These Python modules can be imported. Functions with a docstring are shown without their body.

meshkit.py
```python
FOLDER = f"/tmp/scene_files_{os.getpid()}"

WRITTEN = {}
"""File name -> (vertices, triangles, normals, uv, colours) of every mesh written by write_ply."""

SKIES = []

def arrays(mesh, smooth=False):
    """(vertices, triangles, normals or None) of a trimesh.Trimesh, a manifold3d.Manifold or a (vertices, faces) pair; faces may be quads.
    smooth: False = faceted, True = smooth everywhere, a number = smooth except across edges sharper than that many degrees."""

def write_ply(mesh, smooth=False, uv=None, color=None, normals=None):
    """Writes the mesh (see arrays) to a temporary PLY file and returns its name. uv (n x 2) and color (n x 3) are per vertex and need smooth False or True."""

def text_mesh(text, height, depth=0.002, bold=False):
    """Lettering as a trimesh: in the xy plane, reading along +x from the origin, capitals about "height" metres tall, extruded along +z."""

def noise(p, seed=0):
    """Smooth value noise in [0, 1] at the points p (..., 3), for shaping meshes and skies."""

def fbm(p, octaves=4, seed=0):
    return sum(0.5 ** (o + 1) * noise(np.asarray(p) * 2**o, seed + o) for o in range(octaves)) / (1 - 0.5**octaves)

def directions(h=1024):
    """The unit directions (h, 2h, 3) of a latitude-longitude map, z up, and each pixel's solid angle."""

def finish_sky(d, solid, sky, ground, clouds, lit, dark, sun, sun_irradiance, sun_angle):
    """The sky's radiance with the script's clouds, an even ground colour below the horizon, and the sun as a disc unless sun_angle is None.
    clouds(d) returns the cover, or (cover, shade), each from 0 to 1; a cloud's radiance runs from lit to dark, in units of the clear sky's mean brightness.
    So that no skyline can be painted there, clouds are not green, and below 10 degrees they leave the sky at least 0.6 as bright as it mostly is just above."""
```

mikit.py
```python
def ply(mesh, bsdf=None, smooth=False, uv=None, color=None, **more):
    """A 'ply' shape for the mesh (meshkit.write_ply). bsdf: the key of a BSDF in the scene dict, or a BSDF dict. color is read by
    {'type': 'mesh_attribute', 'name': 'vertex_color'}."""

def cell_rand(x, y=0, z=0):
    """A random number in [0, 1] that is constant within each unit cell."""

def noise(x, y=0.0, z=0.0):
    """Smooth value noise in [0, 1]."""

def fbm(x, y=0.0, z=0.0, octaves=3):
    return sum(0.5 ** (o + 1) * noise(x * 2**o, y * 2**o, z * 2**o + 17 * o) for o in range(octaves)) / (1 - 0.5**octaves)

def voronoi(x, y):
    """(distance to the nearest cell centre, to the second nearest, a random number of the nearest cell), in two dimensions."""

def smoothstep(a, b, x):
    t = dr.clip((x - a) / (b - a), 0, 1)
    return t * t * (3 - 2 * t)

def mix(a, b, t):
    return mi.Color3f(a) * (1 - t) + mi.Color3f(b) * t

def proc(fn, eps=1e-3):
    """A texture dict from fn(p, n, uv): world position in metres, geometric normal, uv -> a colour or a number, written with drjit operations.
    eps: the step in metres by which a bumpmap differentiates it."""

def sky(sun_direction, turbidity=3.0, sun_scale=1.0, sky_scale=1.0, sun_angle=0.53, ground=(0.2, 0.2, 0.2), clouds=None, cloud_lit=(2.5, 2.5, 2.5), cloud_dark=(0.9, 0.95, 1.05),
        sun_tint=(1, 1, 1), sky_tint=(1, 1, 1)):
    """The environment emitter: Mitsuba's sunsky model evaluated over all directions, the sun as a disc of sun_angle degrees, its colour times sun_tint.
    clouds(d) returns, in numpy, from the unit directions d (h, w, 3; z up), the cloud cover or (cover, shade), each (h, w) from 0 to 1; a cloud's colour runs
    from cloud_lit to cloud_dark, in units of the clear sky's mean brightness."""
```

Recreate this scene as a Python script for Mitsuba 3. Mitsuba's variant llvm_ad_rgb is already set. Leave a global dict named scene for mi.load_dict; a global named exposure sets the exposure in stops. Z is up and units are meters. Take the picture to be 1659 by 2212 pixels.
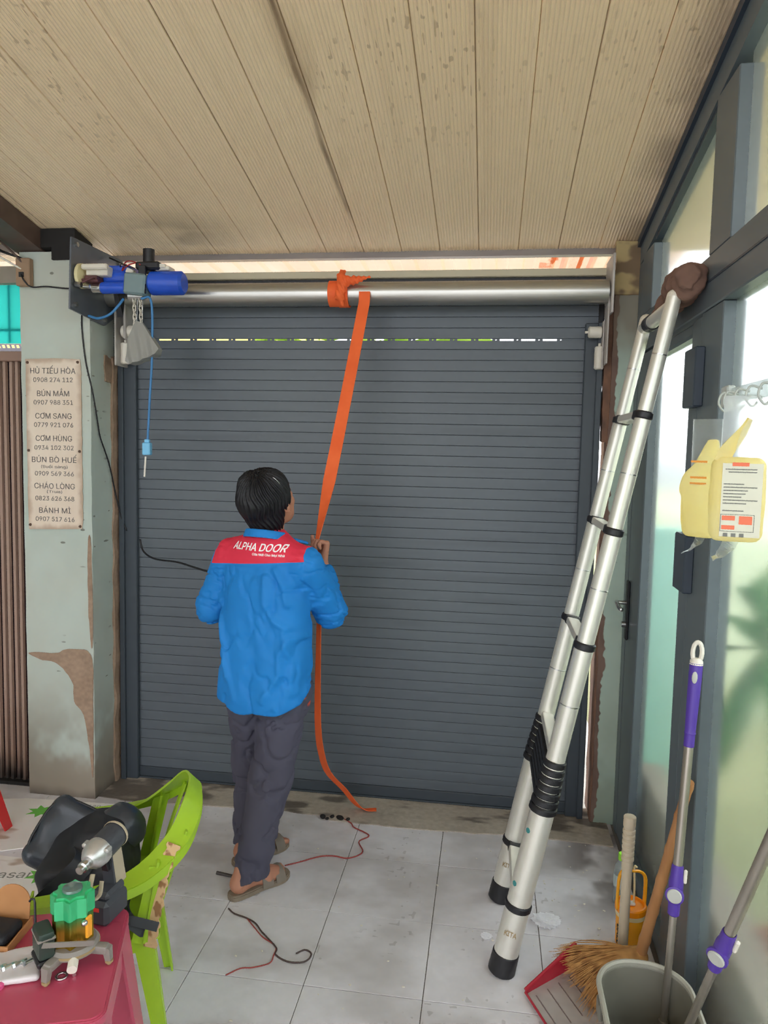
import math, random
import numpy as np
import trimesh, manifold3d
import shapely
from shapely.geometry import Polygon, box as sbox, Point
import drjit as dr
import mitsuba as mi
import mikit, meshkit
from mikit import proc, noise, fbm, smoothstep, mix, cell_rand
T = mi.ScalarTransform4f
scene, labels = {'type': 'scene'}, {}
rng = np.random.RandomState(7)

# ------------------------------------------------------------------ camera
CAM_H, YAW, PITCH, ROLL, FPX = 1.79, math.radians(8.0), math.radians(4.8), math.radians(1.23), 1600.0
fwd = np.array([-math.sin(YAW) * math.cos(PITCH), math.cos(YAW) * math.cos(PITCH), -math.sin(PITCH)])
rgt = np.array([math.cos(YAW), math.sin(YAW), 0.0])
upv = np.cross(rgt, fwd)
upr = -math.sin(ROLL) * rgt + math.cos(ROLL) * upv
CAM = np.array([0, 0, CAM_H])
scene['camera'] = {'type': 'perspective', 'fov': math.degrees(2 * math.atan(829.5 / FPX)), 'fov_axis': 'x', 'near_clip': 0.05, 'far_clip': 200.0,
                   'to_world': T().look_at(origin=CAM.tolist(), target=(CAM + fwd).tolist(), up=upr.tolist())}
# ------------------------------------------------------------------ light: an overcast day
def overcast(d):
    return np.clip(0.93 + 0.07 * meshkit.fbm(d * 3.0, 4, 3), 0, 1), np.clip(0.35 * meshkit.fbm(d * 4.0, 4, 9), 0, 1)
scene['sky'] = mikit.sky((0.5, -0.3, 0.8), turbidity=4.0, sun_scale=0.0, sky_scale=1.0, ground=(0.4, 0.4, 0.4), clouds=overcast,
                         cloud_lit=(2.4, 2.44, 2.55), cloud_dark=(1.5, 1.53, 1.6))
exposure = 3.5

# ------------------------------------------------------------------ helpers
def lin(r, g=None, b=None):
    c = np.array([r, g, b], float) / 255 if g is not None else np.array([int(r[i:i + 2], 16) for i in (1, 3, 5)], float) / 255
    return [float(v) for v in np.where(c <= 0.04045, c / 12.92, ((c + 0.055) / 1.055) ** 2.4)]
def rgb(c): return {'type': 'rgb', 'value': list(c)}
def mat(key, col, rough=0.5, metal=0.0, spec=0.5, bump=None, **k):
    col = proc(col) if callable(col) else rgb(lin(*col) if isinstance(col, tuple) else lin(col))
    b = {'type': 'principled', 'base_color': col, 'roughness': proc(rough) if callable(rough) else rough, 'metallic': metal, 'specular': spec, **k}
    if bump:
        b = {'type': 'bumpmap', 'arbitrary': {**proc(bump[0], bump[2] if len(bump) > 2 else 1e-3)}, 'scale': bump[1], 'nested': b}
    scene[key] = {'type': 'twosided', 'bsdf': b}
    return key
def put(key, mesh, bsdf, smooth=False, **k):
    base, i = key, 0
    while key in scene:
        i += 1
        key = f'{base}_{i:03d}'
    scene[key] = mikit.ply(mesh, bsdf, smooth, **k)
    return key
def tag(key, label=None, cat=None, group=None, kind=None):
    d = {k: v for k, v in dict(label=label, category=cat, group=group, kind=kind).items() if v}
    labels[key] = d
    return key
def struct(key): tag(key, kind='structure'); return key
def V(*a): return np.array(a, float)
def unit(v): v = np.asarray(v, float); return v / np.linalg.norm(v)
def cat(*ms):
    ms = [m for x in ms for m in (x if isinstance(x, (list, tuple)) else [x])]
    return trimesh.util.concatenate(ms)
def hullof(p): return trimesh.Trimesh(*[np.asarray(a) for a in (lambda h: (h.vertices, h.faces))(trimesh.convex.convex_hull(np.asarray(p, float)))])
def bx(x0, x1, y0, y1, z0, z1, c=0.0):
    if c <= 0:
        m = trimesh.creation.box([x1 - x0, y1 - y0, z1 - z0])
        m.apply_translation([(x0 + x1) / 2, (y0 + y1) / 2, (z0 + z1) / 2])
        return m
    c = min(c, 0.45 * min(x1 - x0, y1 - y0, z1 - z0))
    pts = []
    for sx in (0, 1):
        for sy in (0, 1):
            for sz in (0, 1):
                p = np.array([(x0, x1)[sx], (y0, y1)[sy], (z0, z1)[sz]])
                s = np.array([1 - 2 * sx, 1 - 2 * sy, 1 - 2 * sz]) * c
                for k in range(3):
                    q = p + s
                    q[k] = p[k]
                    pts.append(q)
    return hullof(pts)
def rounded(sx, sy, sz, r, n=3):
    """A centred box with rounded edges of radius r."""
    pts = []
    a = np.linspace(0, math.pi / 2, n)
    for ix in (-1, 1):
        for iy in (-1, 1):
            for iz in (-1, 1):
                for t in a:
                    for u in a:
                        d = np.array([math.cos(t) * math.cos(u), math.cos(t) * math.sin(u), math.sin(t)]) * r
                        pts.append([ix * (sx / 2 - r + d[0]), iy * (sy / 2 - r + d[1]), iz * (sz / 2 - r + d[2])])
    return hullof(np.round(pts, 7))
def frame_of(d, up=(0, 0, 1)):
    d = unit(d)
    u = np.asarray(up, float)
    if abs(d @ unit(u)) > 0.97: u = np.array([1.0, 0, 0]) if abs(d[0]) < 0.9 else np.array([0, 1.0, 0])
    s = unit(np.cross(u, d))
    return s, np.cross(d, s), d          # columns x, y, z (z along d)
def at(mesh, o, x, y, z):
    m = mesh.copy()
    M = np.eye(4); M[:3, 0], M[:3, 1], M[:3, 2], M[:3, 3] = x, y, z, o
    m.apply_transform(M)
    return m
def rot(mesh, deg, axis=(0, 0, 1), o=(0, 0, 0)):
    m = mesh.copy(); m.apply_transform(trimesh.transformations.rotation_matrix(math.radians(deg), axis, o)); return m
def mv(mesh, *o):
    m = mesh.copy(); m.apply_translation(o if len(o) == 3 else o[0]); return m
def cyl(p0, p1, r0, r1=None, n=20, caps=True):
    return tube([p0, p1], [r0, r0 if r1 is None else r1], n, caps=caps)
def smoothline(pts, n=8, closed=False):
    """Catmull-Rom through the points."""
    p = np.asarray(pts, float)
    q = np.vstack([p[-1], p, p[0], p[1]]) if closed else np.vstack([2 * p[0] - p[1], p, 2 * p[-1] - p[-2]])
    out = []
    for i in range(1, len(q) - 2):
        for t in np.arange(n) / n:
            a, b, c, d = q[i - 1:i + 3]
            out.append(0.5 * (2 * b + (c - a) * t + (2 * a - 5 * b + 4 * c - d) * t * t + (3 * b - a - 3 * c + d) * t ** 3))
    if not closed: out.append(p[-1])
    return np.array(out)
def tube(pts, r, n=10, caps=True, closed=False, flat=1.0, up=(0, 0, 1)):
    p = np.asarray(pts, float)
    k = len(p)
    r = np.broadcast_to(np.asarray(r, float), (k,))
    tg = np.roll(p, -1, 0) - np.roll(p, 1, 0) if closed else np.gradient(p, axis=0)
    tg /= np.linalg.norm(tg, axis=1, keepdims=True) + 1e-12
    s, u, _ = frame_of(tg[0], up)
    a = np.arange(n) * 2 * math.pi / n
    rings = []
    for i in range(k):
        s = unit(s - tg[i] * (s @ tg[i])); u = np.cross(tg[i], s)
        rings.append(p[i] + r[i] * (np.cos(a)[:, None] * s + flat * np.sin(a)[:, None] * u))
    v = np.vstack(rings)
    f = []
    for i in range(k if closed else k - 1):
        j = (i + 1) % k
        for m in range(n):
            b, c = i * n + m, i * n + (m + 1) % n
            d, e = j * n + m, j * n + (m + 1) % n
            f += [[b, c, e], [b, e, d]]
    if caps and not closed:
        v = np.vstack([v, p[:1], p[-1:]])
        c0, c1 = len(v) - 2, len(v) - 1
        for m in range(n):
            f += [[c0, (m + 1) % n, m], [c1, (k - 1) * n + m, (k - 1) * n + (m + 1) % n]]
    return trimesh.Trimesh(v, f, process=False)
def ribbon(pts, side, width, thick):
    """A flat band along pts; side: width direction per point (or one)."""
    p = np.asarray(pts, float)
    side = np.broadcast_to(np.asarray(side, float), p.shape)
    w = np.broadcast_to(np.asarray(width, float), (len(p),))
    tg = np.gradient(p, axis=0)
    v = []
    for i in range(len(p)):
        t = unit(tg[i]); s = unit(side[i] - t * (side[i] @ t)); nn = np.cross(t, s)
        for a, b in ((-1, -1), (1, -1), (1, 1), (-1, 1)):
            v.append(p[i] + s * a * w[i] / 2 + nn * b * thick / 2)
    f = []
    for i in range(len(p) - 1):
        for m in range(4):
            b, c, d, e = 4 * i + m, 4 * i + (m + 1) % 4, 4 * i + 4 + m, 4 * i + 4 + (m + 1) % 4
            f += [[b, c, e], [b, e, d]]
    k = 4 * (len(p) - 1)
    f += [[0, 2, 1], [0, 3, 2], [k, k + 1, k + 2], [k, k + 2, k + 3]]
    return trimesh.Trimesh(v, f, process=False)
def lathe(prof, n=32):
    """Solid of revolution about z from (r, z) points."""
    prof = np.asarray(prof, float)
    a = np.arange(n) * 2 * math.pi / n
    v, f = [], []
    for r, z in prof: v.append(np.stack([r * np.cos(a), r * np.sin(a), np.full(n, z)], 1))
    v = np.vstack(v)
    for i in range(len(prof) - 1):
        for m in range(n):
            b, c, d, e = i * n + m, i * n + (m + 1) % n, (i + 1) * n + m, (i + 1) * n + (m + 1) % n
            f += [[b, c, e], [b, e, d]]
    return trimesh.Trimesh(v, f, process=False)
def prism(poly, h, bottom=0.0):
    polys = getattr(poly, 'geoms', [poly])
    m = cat([trimesh.creation.extrude_polygon(g, h, engine='earcut') for g in polys if g.area > 1e-9])
    m.apply_translation([0, 0, bottom]); return m
def sweep_x(prof, x0, x1):
    """The closed (y, z) outline extruded along x."""
    m = prism(Polygon(prof), x1 - x0)
    return at(m, (x0, 0, 0), (0, 1, 0), (0, 0, 1), (1, 0, 0))
def text(s, h, o, x, z, depth=0.001, bold=False, center=True, width=None):
    m = meshkit.text_mesh(s, h, depth, bold)
    w = m.bounds[1, 0] - m.bounds[0, 0]
    if width: m.apply_scale([width / w, 1, 1]); w = width
    if center: m.apply_translation([-(m.bounds[0, 0] + m.bounds[1, 0]) / 2, 0, 0])
    x, z = unit(x), unit(z)
    return at(m, o, x, z, np.cross(x, z))
# --- distance fields, meshed with surface nets
def seg(p, a, b, ra, rb):
    a, b = np.asarray(a, float), np.asarray(b, float)
    d = b - a
    t = np.clip(((p - a) @ d) / (d @ d), 0, 1)
    return np.linalg.norm(p - a - t[..., None] * d, axis=-1) - (ra + (rb - ra) * t)
def ell(p, c, r, R=None):
    q = p - np.asarray(c, float)
    if R is not None: q = q @ np.asarray(R).T
    r = np.asarray(r, float)
    k0 = np.linalg.norm(q / r, axis=-1); k1 = np.linalg.norm(q / (r * r), axis=-1) + 1e-9
    return k0 * (k0 - 1) / k1
def boxd(p, c, h, r=0.0, R=None):
    q = p - np.asarray(c, float)
    if R is not None: q = q @ np.asarray(R).T
    q = np.abs(q) - np.asarray(h, float) + r
    return np.linalg.norm(np.maximum(q, 0), axis=-1) + np.minimum(q.max(-1), 0) - r
def smin(a, b, k):
    h = np.clip(0.5 + 0.5 * (b - a) / k, 0, 1)
    return b + (a - b) * h - k * h * (1 - h)
def smax(a, b, k): return -smin(-a, -b, k)
def net(fn, lo, hi, h, pad=1.35):
    """The zero surface of fn(points) inside the box lo..hi, at grid step h."""
    lo, hi = np.asarray(lo, float), np.asarray(hi, float)
    n = np.ceil((hi - lo) / h).astype(int) + 1
    B = 8
    nb = -(-n // B)
    val = np.empty(tuple(nb * B))
    gx = [lo[i] + h * np.arange(nb[i] * B) for i in range(3)]
    bc = np.stack(np.meshgrid(*[g_[B // 2::B] - h / 2 for g_ in gx], indexing='ij'), -1).reshape(-1, 3)
    fc = fn(bc)
    V8 = val.reshape(nb[0], B, nb[1], B, nb[2], B)
    V8[:] = fc.reshape(nb[0], 1, nb[1], 1, nb[2], 1)
    act = np.argwhere(np.abs(fc.reshape(nb)) < pad * h * B * 0.87)
    off = h * np.stack(np.meshgrid(*[np.arange(B)] * 3, indexing='ij'), -1)
    for q in range(0, len(act), 200):
        c = act[q:q + 200]
        pt = lo + h * B * c[:, None, None, None, :] + off
        V8[c[:, 0], :, c[:, 1], :, c[:, 2], :] = fn(pt.reshape(-1, 3)).reshape(len(c), B, B, B)
    val = val[:n[0], :n[1], :n[2]]
    s = val < 0
    acc, cnt = np.zeros((*(n - 1), 3)), np.zeros(tuple(n - 1))
    idx = np.stack(np.meshgrid(*[np.arange(k - 1) for k in n], indexing='ij'), -1).astype(float)
    cs = [(a, b, c) for a in (0, 1) for b in (0, 1) for c in (0, 1)]
    sl = lambda o: tuple(slice(o[k], n[k] - 1 + o[k]) for k in range(3))
    for a in cs:
        for k in range(3):
            if a[k]: continue
            b = tuple(a[j] + (j == k) for j in range(3))
            va, vb = val[sl(a)], val[sl(b)]
            x = (va < 0) != (vb < 0)
            t = np.where(x, va / np.where(x, va - vb, 1), 0)
            for j in range(3): acc[..., j] += np.where(x, a[j] + (t if j == k else 0), 0)
            cnt += x
    on = cnt > 0
    ids = np.full(on.shape, -1); ids[on] = np.arange(on.sum())
    v = lo + h * (idx[on] + acc[on] / cnt[on][:, None])
    F = []
    for k in range(3):
        i, j = [(1, 2), (2, 0), (0, 1)][k]
        a = [slice(1, n[m] - 1) for m in range(3)]; a[k] = slice(0, n[k] - 1)
        b = list(a); b[k] = slice(1, n[k])
        s0, s1 = s[tuple(a)], s[tuple(b)]
        x = s0 != s1
        pos = np.argwhere(x) + [0 if m == k else 1 for m in range(3)]
        def cell(di, dj):
            q = pos.copy(); q[:, i] -= di; q[:, j] -= dj
            return ids[q[:, 0], q[:, 1], q[:, 2]]
        q = np.stack([cell(1, 1), cell(0, 1), cell(0, 0), cell(1, 0)], 1)
        flip = ~s0[x]
        q[flip] = q[flip][:, ::-1]
        F.append(q)
    q = np.vstack(F)
    m = trimesh.Trimesh(v, np.vstack([q[:, [0, 1, 2]], q[:, [0, 2, 3]]]), process=False)
    return m
def eye(r, p): return r
def bumps(p, f, amp, seed=0, oct=3): return amp * (meshkit.fbm(p * f, oct, seed) - 0.5)
# ------------------------------------------------------------------ materials of the setting
PW = 0.1853
def c_tile(p, n, uv):
    big = fbm(p.x * 2.1 + 3, p.y * 2.1, 0.3, 4)
    fine = fbm(p.x * 38, p.y * 38, 1.7, 3)
    near = smoothstep(2.7, 3.5, p.y)
    dirt = smoothstep(0.45, 0.8, fbm(p.x * 3.3 + 9, p.y * 5.0, 2.0, 4) + 0.16 * near)
    speck = smoothstep(0.86, 0.9, noise(p.x * 60, p.y * 60, 4)) * smoothstep(0.55, 0.75, noise(p.x * 7, p.y * 7, 8))
    c = mix(lin(204, 201, 205), lin(219, 217, 221), big) * (0.93 + 0.12 * fine)
    c = mix(c, lin(150, 143, 138), 0.45 * dirt)
    cl = smoothstep(1.4, 1.9, -p.x) * smoothstep(2.7, 3.2, p.y)
    c = mix(c, lin(120, 102, 88), 0.5 * cl * smoothstep(0.35, 0.7, big))
    cr = smoothstep(0.28, 0.5, p.x) * smoothstep(2.6, 3.1, p.y)
    c = mix(c, lin(86, 76, 70), 0.75 * cr * smoothstep(0.3, 0.65, fbm(p.x * 9, p.y * 9, 5, 3)))
    return mix(c, lin(110, 102, 96), 0.3 * speck)
mat('m_tile', c_tile, rough=lambda p, n, uv: 0.36 + 0.25 * fbm(p.x * 5, p.y * 5, 3, 3), spec=0.45)
mat('m_grout', (104, 98, 94), 0.9)
def c_cement(p, n, uv):
    a = fbm(p.x * 4, p.y * 7, 1, 4)
    c = mix(lin(150, 140, 128), lin(172, 163, 150), a) * (0.85 + 0.3 * fbm(p.x * 60, p.y * 60, 0, 3))
    soot = smoothstep(0.48, 0.72, fbm(p.x * 5.5 + 3, p.y * 12, 6, 4) + 0.22 * smoothstep(1.0, 1.9, -p.x) + 0.1 * smoothstep(0.2, 0.5, p.x))
    return mix(c, lin(56, 48, 44), 0.75 * soot)
mat('m_cement', c_cement, 0.85, bump=(lambda p, n, uv: fbm(p.x * 45, p.y * 45, p.z * 45, 3), 0.004))
def c_ceil(p, n, uv):
    a = fbm(p.x * 1.1 + 2, p.y * 0.5, 0, 4)
    c = mix(lin(236, 208, 172), lin(245, 223, 192), a)
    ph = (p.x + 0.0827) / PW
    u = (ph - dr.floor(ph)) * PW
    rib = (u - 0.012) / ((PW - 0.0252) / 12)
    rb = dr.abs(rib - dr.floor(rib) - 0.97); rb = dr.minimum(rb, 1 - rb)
    c = c * (1 - 0.13 * smoothstep(0.22, 0.08, rb) * smoothstep(0.010, 0.014, u) * smoothstep(0.012, 0.016, PW - u))  # rib relief shading put into the colour: darker in the grooves
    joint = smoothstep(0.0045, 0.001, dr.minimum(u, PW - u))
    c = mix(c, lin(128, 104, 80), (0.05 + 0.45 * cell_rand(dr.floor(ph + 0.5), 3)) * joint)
    streak = smoothstep(0.50, 0.80, fbm(p.x * 26, p.y * 0.7, 3, 4)) * smoothstep(3.5, 1.6, p.y)
    c = mix(c, lin(176, 148, 116), 0.22 * streak)
    # the long brown leak along one joint, and a softer smear beside it
    w = 0.012 * noise(p.y * 5, 0, 1)
    leak = smoothstep(0.016, 0.002, dr.abs(p.x + 0.646 + w)) * smoothstep(3.42, 3.2, p.y) * (0.45 + 0.55 * noise(p.y * 7, 2))
    c = mix(c, lin(92, 62, 38), 0.8 * leak)
    smear = smoothstep(0.08, 0.01, dr.abs(p.x + 0.62 + 0.05 * noise(p.y * 2.5, 7))) * smoothstep(3.1, 2.6, p.y) * smoothstep(0.35, 0.7, fbm(p.x * 20, p.y * 3, 0, 3))
    c = mix(c, lin(128, 96, 64), 0.4 * smear)
    spots = smoothstep(0.80, 0.88, noise(p.x * 110, p.y * 30, 7)) * smoothstep(0.5, 0.75, noise(p.x * 4 + 5, p.y * 2.0, 3)) * smoothstep(3.3, 2.3, p.y)
    c = mix(c, lin(130, 100, 68), 0.4 * spots)
    edge = smoothstep(0.18, 0.0, dr.abs(p.x - 0.66)) * smoothstep(0.35, 0.7, fbm(p.x * 6, p.y * 4, 9, 3))
    c = mix(c, lin(120, 104, 88), 0.55 * edge)
    soot = smoothstep(0.5, 0.0, dr.sqrt(dr.square(p.x + 1.55) + dr.square((p.y - 3.45) * 1.6))) * smoothstep(0.3, 0.62, fbm(p.x * 3, p.y * 6, 4, 3))
    return mix(c, lin(96, 80, 66), 0.5 * soot)
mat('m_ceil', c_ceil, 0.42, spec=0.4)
def c_paint(p, n, uv):
    a = fbm(p.x * 3, p.y * 3, p.z * 2.0, 4)
    c = mix(lin(170, 182, 174), lin(190, 199, 192), a)
    warm = smoothstep(0.45, 0.75, fbm(p.x * 2.5 + 4, p.y * 2.5, p.z * 1.3 + 2, 4))
    c = mix(c, lin(178, 172, 158), 0.55 * warm)
    mark = smoothstep(0.83, 0.88, noise(p.x * 28, p.y * 28, p.z * 60)) * smoothstep(0.52, 0.7, noise(p.x * 5, p.y * 5, p.z * 3))
    c = mix(c, lin(90, 88, 78), 0.75 * mark)
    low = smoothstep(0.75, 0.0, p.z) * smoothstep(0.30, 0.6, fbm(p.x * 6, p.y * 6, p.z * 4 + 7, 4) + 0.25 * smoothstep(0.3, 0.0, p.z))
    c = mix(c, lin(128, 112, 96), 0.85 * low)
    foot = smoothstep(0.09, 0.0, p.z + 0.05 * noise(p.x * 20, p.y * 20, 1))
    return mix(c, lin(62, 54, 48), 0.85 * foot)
def h_paint(p, n, uv): return fbm(p.x * 25, p.y * 25, p.z * 25, 3)
mat('m_paint', c_paint, 0.6, bump=(h_paint, 0.003))
def c_peel(p, n, uv):
    a = fbm(p.x * 12, p.y * 12, p.z * 9, 4)
    return mix(lin(136, 112, 94), lin(166, 142, 122), a) * (0.85 + 0.3 * fbm(p.x * 70, p.y * 70, p.z * 70, 2))
mat('m_plaster', c_peel, 0.85, bump=(lambda p, n, uv: fbm(p.x * 40, p.y * 40, p.z * 40, 3), 0.006))
def c_pier(p, n, uv):
    c = mix(c_paint(p, n, uv), lin(156, 186, 170), 0.5)
    w = 0.03 * fbm(p.z * 9, 1, 2, 4) + 0.010 * noise(p.z * 60)
    raw = smoothstep(0.59 - 0.012, 0.59 - 0.018, p.x + w - 0.012)
    c = mix(c, mix(lin(96, 74, 66), lin(126, 102, 90), fbm(p.x * 30, p.z * 14, 0, 3)), raw)
    burn = smoothstep(2.15, 2.45, p.z + 0.25 * fbm(p.x * 9, p.z * 6, 3, 3) - 0.1)
    return mix(c, lin(116, 98, 80), 0.75 * burn)
mat('m_pier', c_pier, 0.7, bump=(h_paint, 0.004))
mat('m_slate', lambda p, n, uv: mix(lin(80, 90, 96), lin(92, 101, 106), fbm(p.x * 3, p.y * 3, p.z * 3, 2)), 0.38, spec=0.5)
mat('m_slate_dark', (48, 58, 70), 0.4)
mat('m_black', (26, 26, 30), 0.45)
mat('m_black_matte', (30, 28, 28), 0.8)
mat('m_steel_brown', lambda p, n, uv: mix(lin(66, 52, 48), lin(104, 84, 76), fbm(p.x * 6, p.y * 9, p.z * 9, 4)), 0.55)
mat('m_angle', lambda p, n, uv: mix(lin(112, 104, 104), lin(146, 136, 128), fbm(p.x * 5, p.y * 20, p.z * 20, 4)), 0.45, 0.3)
mat('m_chrome', (205, 205, 205), 0.22, 1.0)
mat('m_galv', lambda p, n, uv: mix(lin(170, 170, 164), lin(204, 202, 196), fbm(p.x * 3.0, p.y * 30, p.z * 30, 4)), 0.30, 0.9)
mat('m_white_plastic', (214, 208, 196), 0.4)
mat('m_concrete', lambda p, n, uv: mix(lin(130, 122, 112), lin(156, 146, 134), fbm(p.x * 5, p.y * 5, p.z * 5, 4)), 0.85)
def thin_mat(key, col, dt, rough=0.5, st=0.0, **k):
    scene[key] = {'type': 'principledthin', 'base_color': proc(col) if callable(col) else rgb(col), 'roughness': rough, 'diff_trans': dt, 'spec_trans': st, 'eta': 1.33, **k}
    return key
thin_mat("m_frost", (0.90, 0.985, 0.95), 0.8, rough=0.32, st=0.92)
thin_mat("m_frost_upper", (0.86, 0.90, 0.88), 0.9, rough=0.22, st=0.85)
thin_mat('m_turquoise', lin(60, 214, 214), 1.5, rough=0.5)
thin_mat('m_awning', lambda p, n, uv: mix(lin(255, 214, 190), lin(255, 232, 214), fbm(p.x * 4, p.y * 2, 0, 3)), 0.30, rough=0.5)
thin_mat('m_awning_rust', lambda p, n, uv: mix(lin(255, 214, 190), lin(228, 128, 88), smoothstep(0.45, 0.6, fbm(p.x * 14, p.y * 9, 0, 4))), 0.28, rough=0.6)

# ------------------------------------------------------------------ floor
X0, X1, YB, D = -4.2, 0.66, -2.8, 3.66
struct('floor')
put('floor', bx(X0, 0.72, YB, 3.72, -0.12, -0.004), 'm_grout')
tiles = []
for i in range(-8, 3):
    for j in range(-13, 4):
        x0, y0 = 0.241 + 0.4 * (i - 1), 2.68 + 0.4 * j - 0.4
        a, b, c, d = max(x0 + 0.0015, X0), min(x0 + 0.3985, 0.640), y0 + 0.0015, min(y0 + 0.3985, 3.62)
        if b - a < 0.02: continue
        dz = rng.uniform(-0.0008, 0.0006)
        put('floor__tile', bx(a, b, c, d, -0.010, dz, 0.0012), 'm_tile')
xs = np.linspace(-1.93, 0.62, 90)
front = 3.375 + 0.02 * np.sin(xs * 5) + 0.05 * (meshkit.fbm(np.stack([xs * 4, xs * 0, xs * 0], 1), 4, 5) - 0.5) + np.where(xs < -0.75, 0.03, 0)
screed = Polygon([*zip(xs, front), (0.62, 3.72), (-1.93, 3.72)])
put('floor__cement_strip', prism(screed, 0.008, -0.003), 'm_cement')
tag('floor__cement_strip', 'rough cement strip along the foot of the shutter')

# ------------------------------------------------------------------ ceiling of ribbed sandwich panels, falling towards the shutter
SL = 0.198
def zc(y): return 2.749 + SL * (D - y)
sv = unit(V(0, -1, SL)); nv = unit(V(0, SL, 1))            # up the slope, and upwards off it
struct('ceiling')
LEN = (3.70 + 2.8) / -sv[1]
def panel_profile(w, nrib):
    p = [(0.0, 0.004), (0.0025, 0.0)]
    lip = 0.012
    p += [(lip, 0.0)]
    pitch = (w - 2 * lip) / nrib
    for k in range(nrib):
        a = lip + k * pitch
        p += [(a + 0.10 * pitch, 0.0), (a + 0.28 * pitch, 0.0016), (a + 0.62 * pitch, 0.0016), (a + 0.80 * pitch, 0.0)]
    p += [(w - 0.0025, 0.0), (w, 0.004), (w, 0.03), (0, 0.03)]
    return p
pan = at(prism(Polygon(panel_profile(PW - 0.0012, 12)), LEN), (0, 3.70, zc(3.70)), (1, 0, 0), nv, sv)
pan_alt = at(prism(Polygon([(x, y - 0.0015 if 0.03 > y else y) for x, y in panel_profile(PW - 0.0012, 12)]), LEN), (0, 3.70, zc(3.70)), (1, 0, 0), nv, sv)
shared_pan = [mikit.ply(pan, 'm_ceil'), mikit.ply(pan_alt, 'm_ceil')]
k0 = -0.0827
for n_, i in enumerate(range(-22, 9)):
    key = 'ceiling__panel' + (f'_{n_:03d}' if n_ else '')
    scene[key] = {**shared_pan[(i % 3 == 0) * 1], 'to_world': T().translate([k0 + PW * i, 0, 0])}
bk = hullof([V(x, y, zc(y) + z) for x in (X0, 0.72) for y in (-2.8, 3.70) for z in (0.0315, 0.06)])
put('ceiling', bk, 'm_angle')  # unseen slab added over the panels to block sky through the joints
put('ceiling__angle_bar', cat(bx(-1.95, 0.57, 3.655, 3.70, 2.722, 2.747), bx(-1.95, 0.57, 3.655, 3.66, 2.722, 2.765)), 'm_angle')
put('ceiling__angle_bar', bx(-4.2, -2.27, 3.50, 3.55, 2.735, 2.775), 'm_angle')
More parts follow.
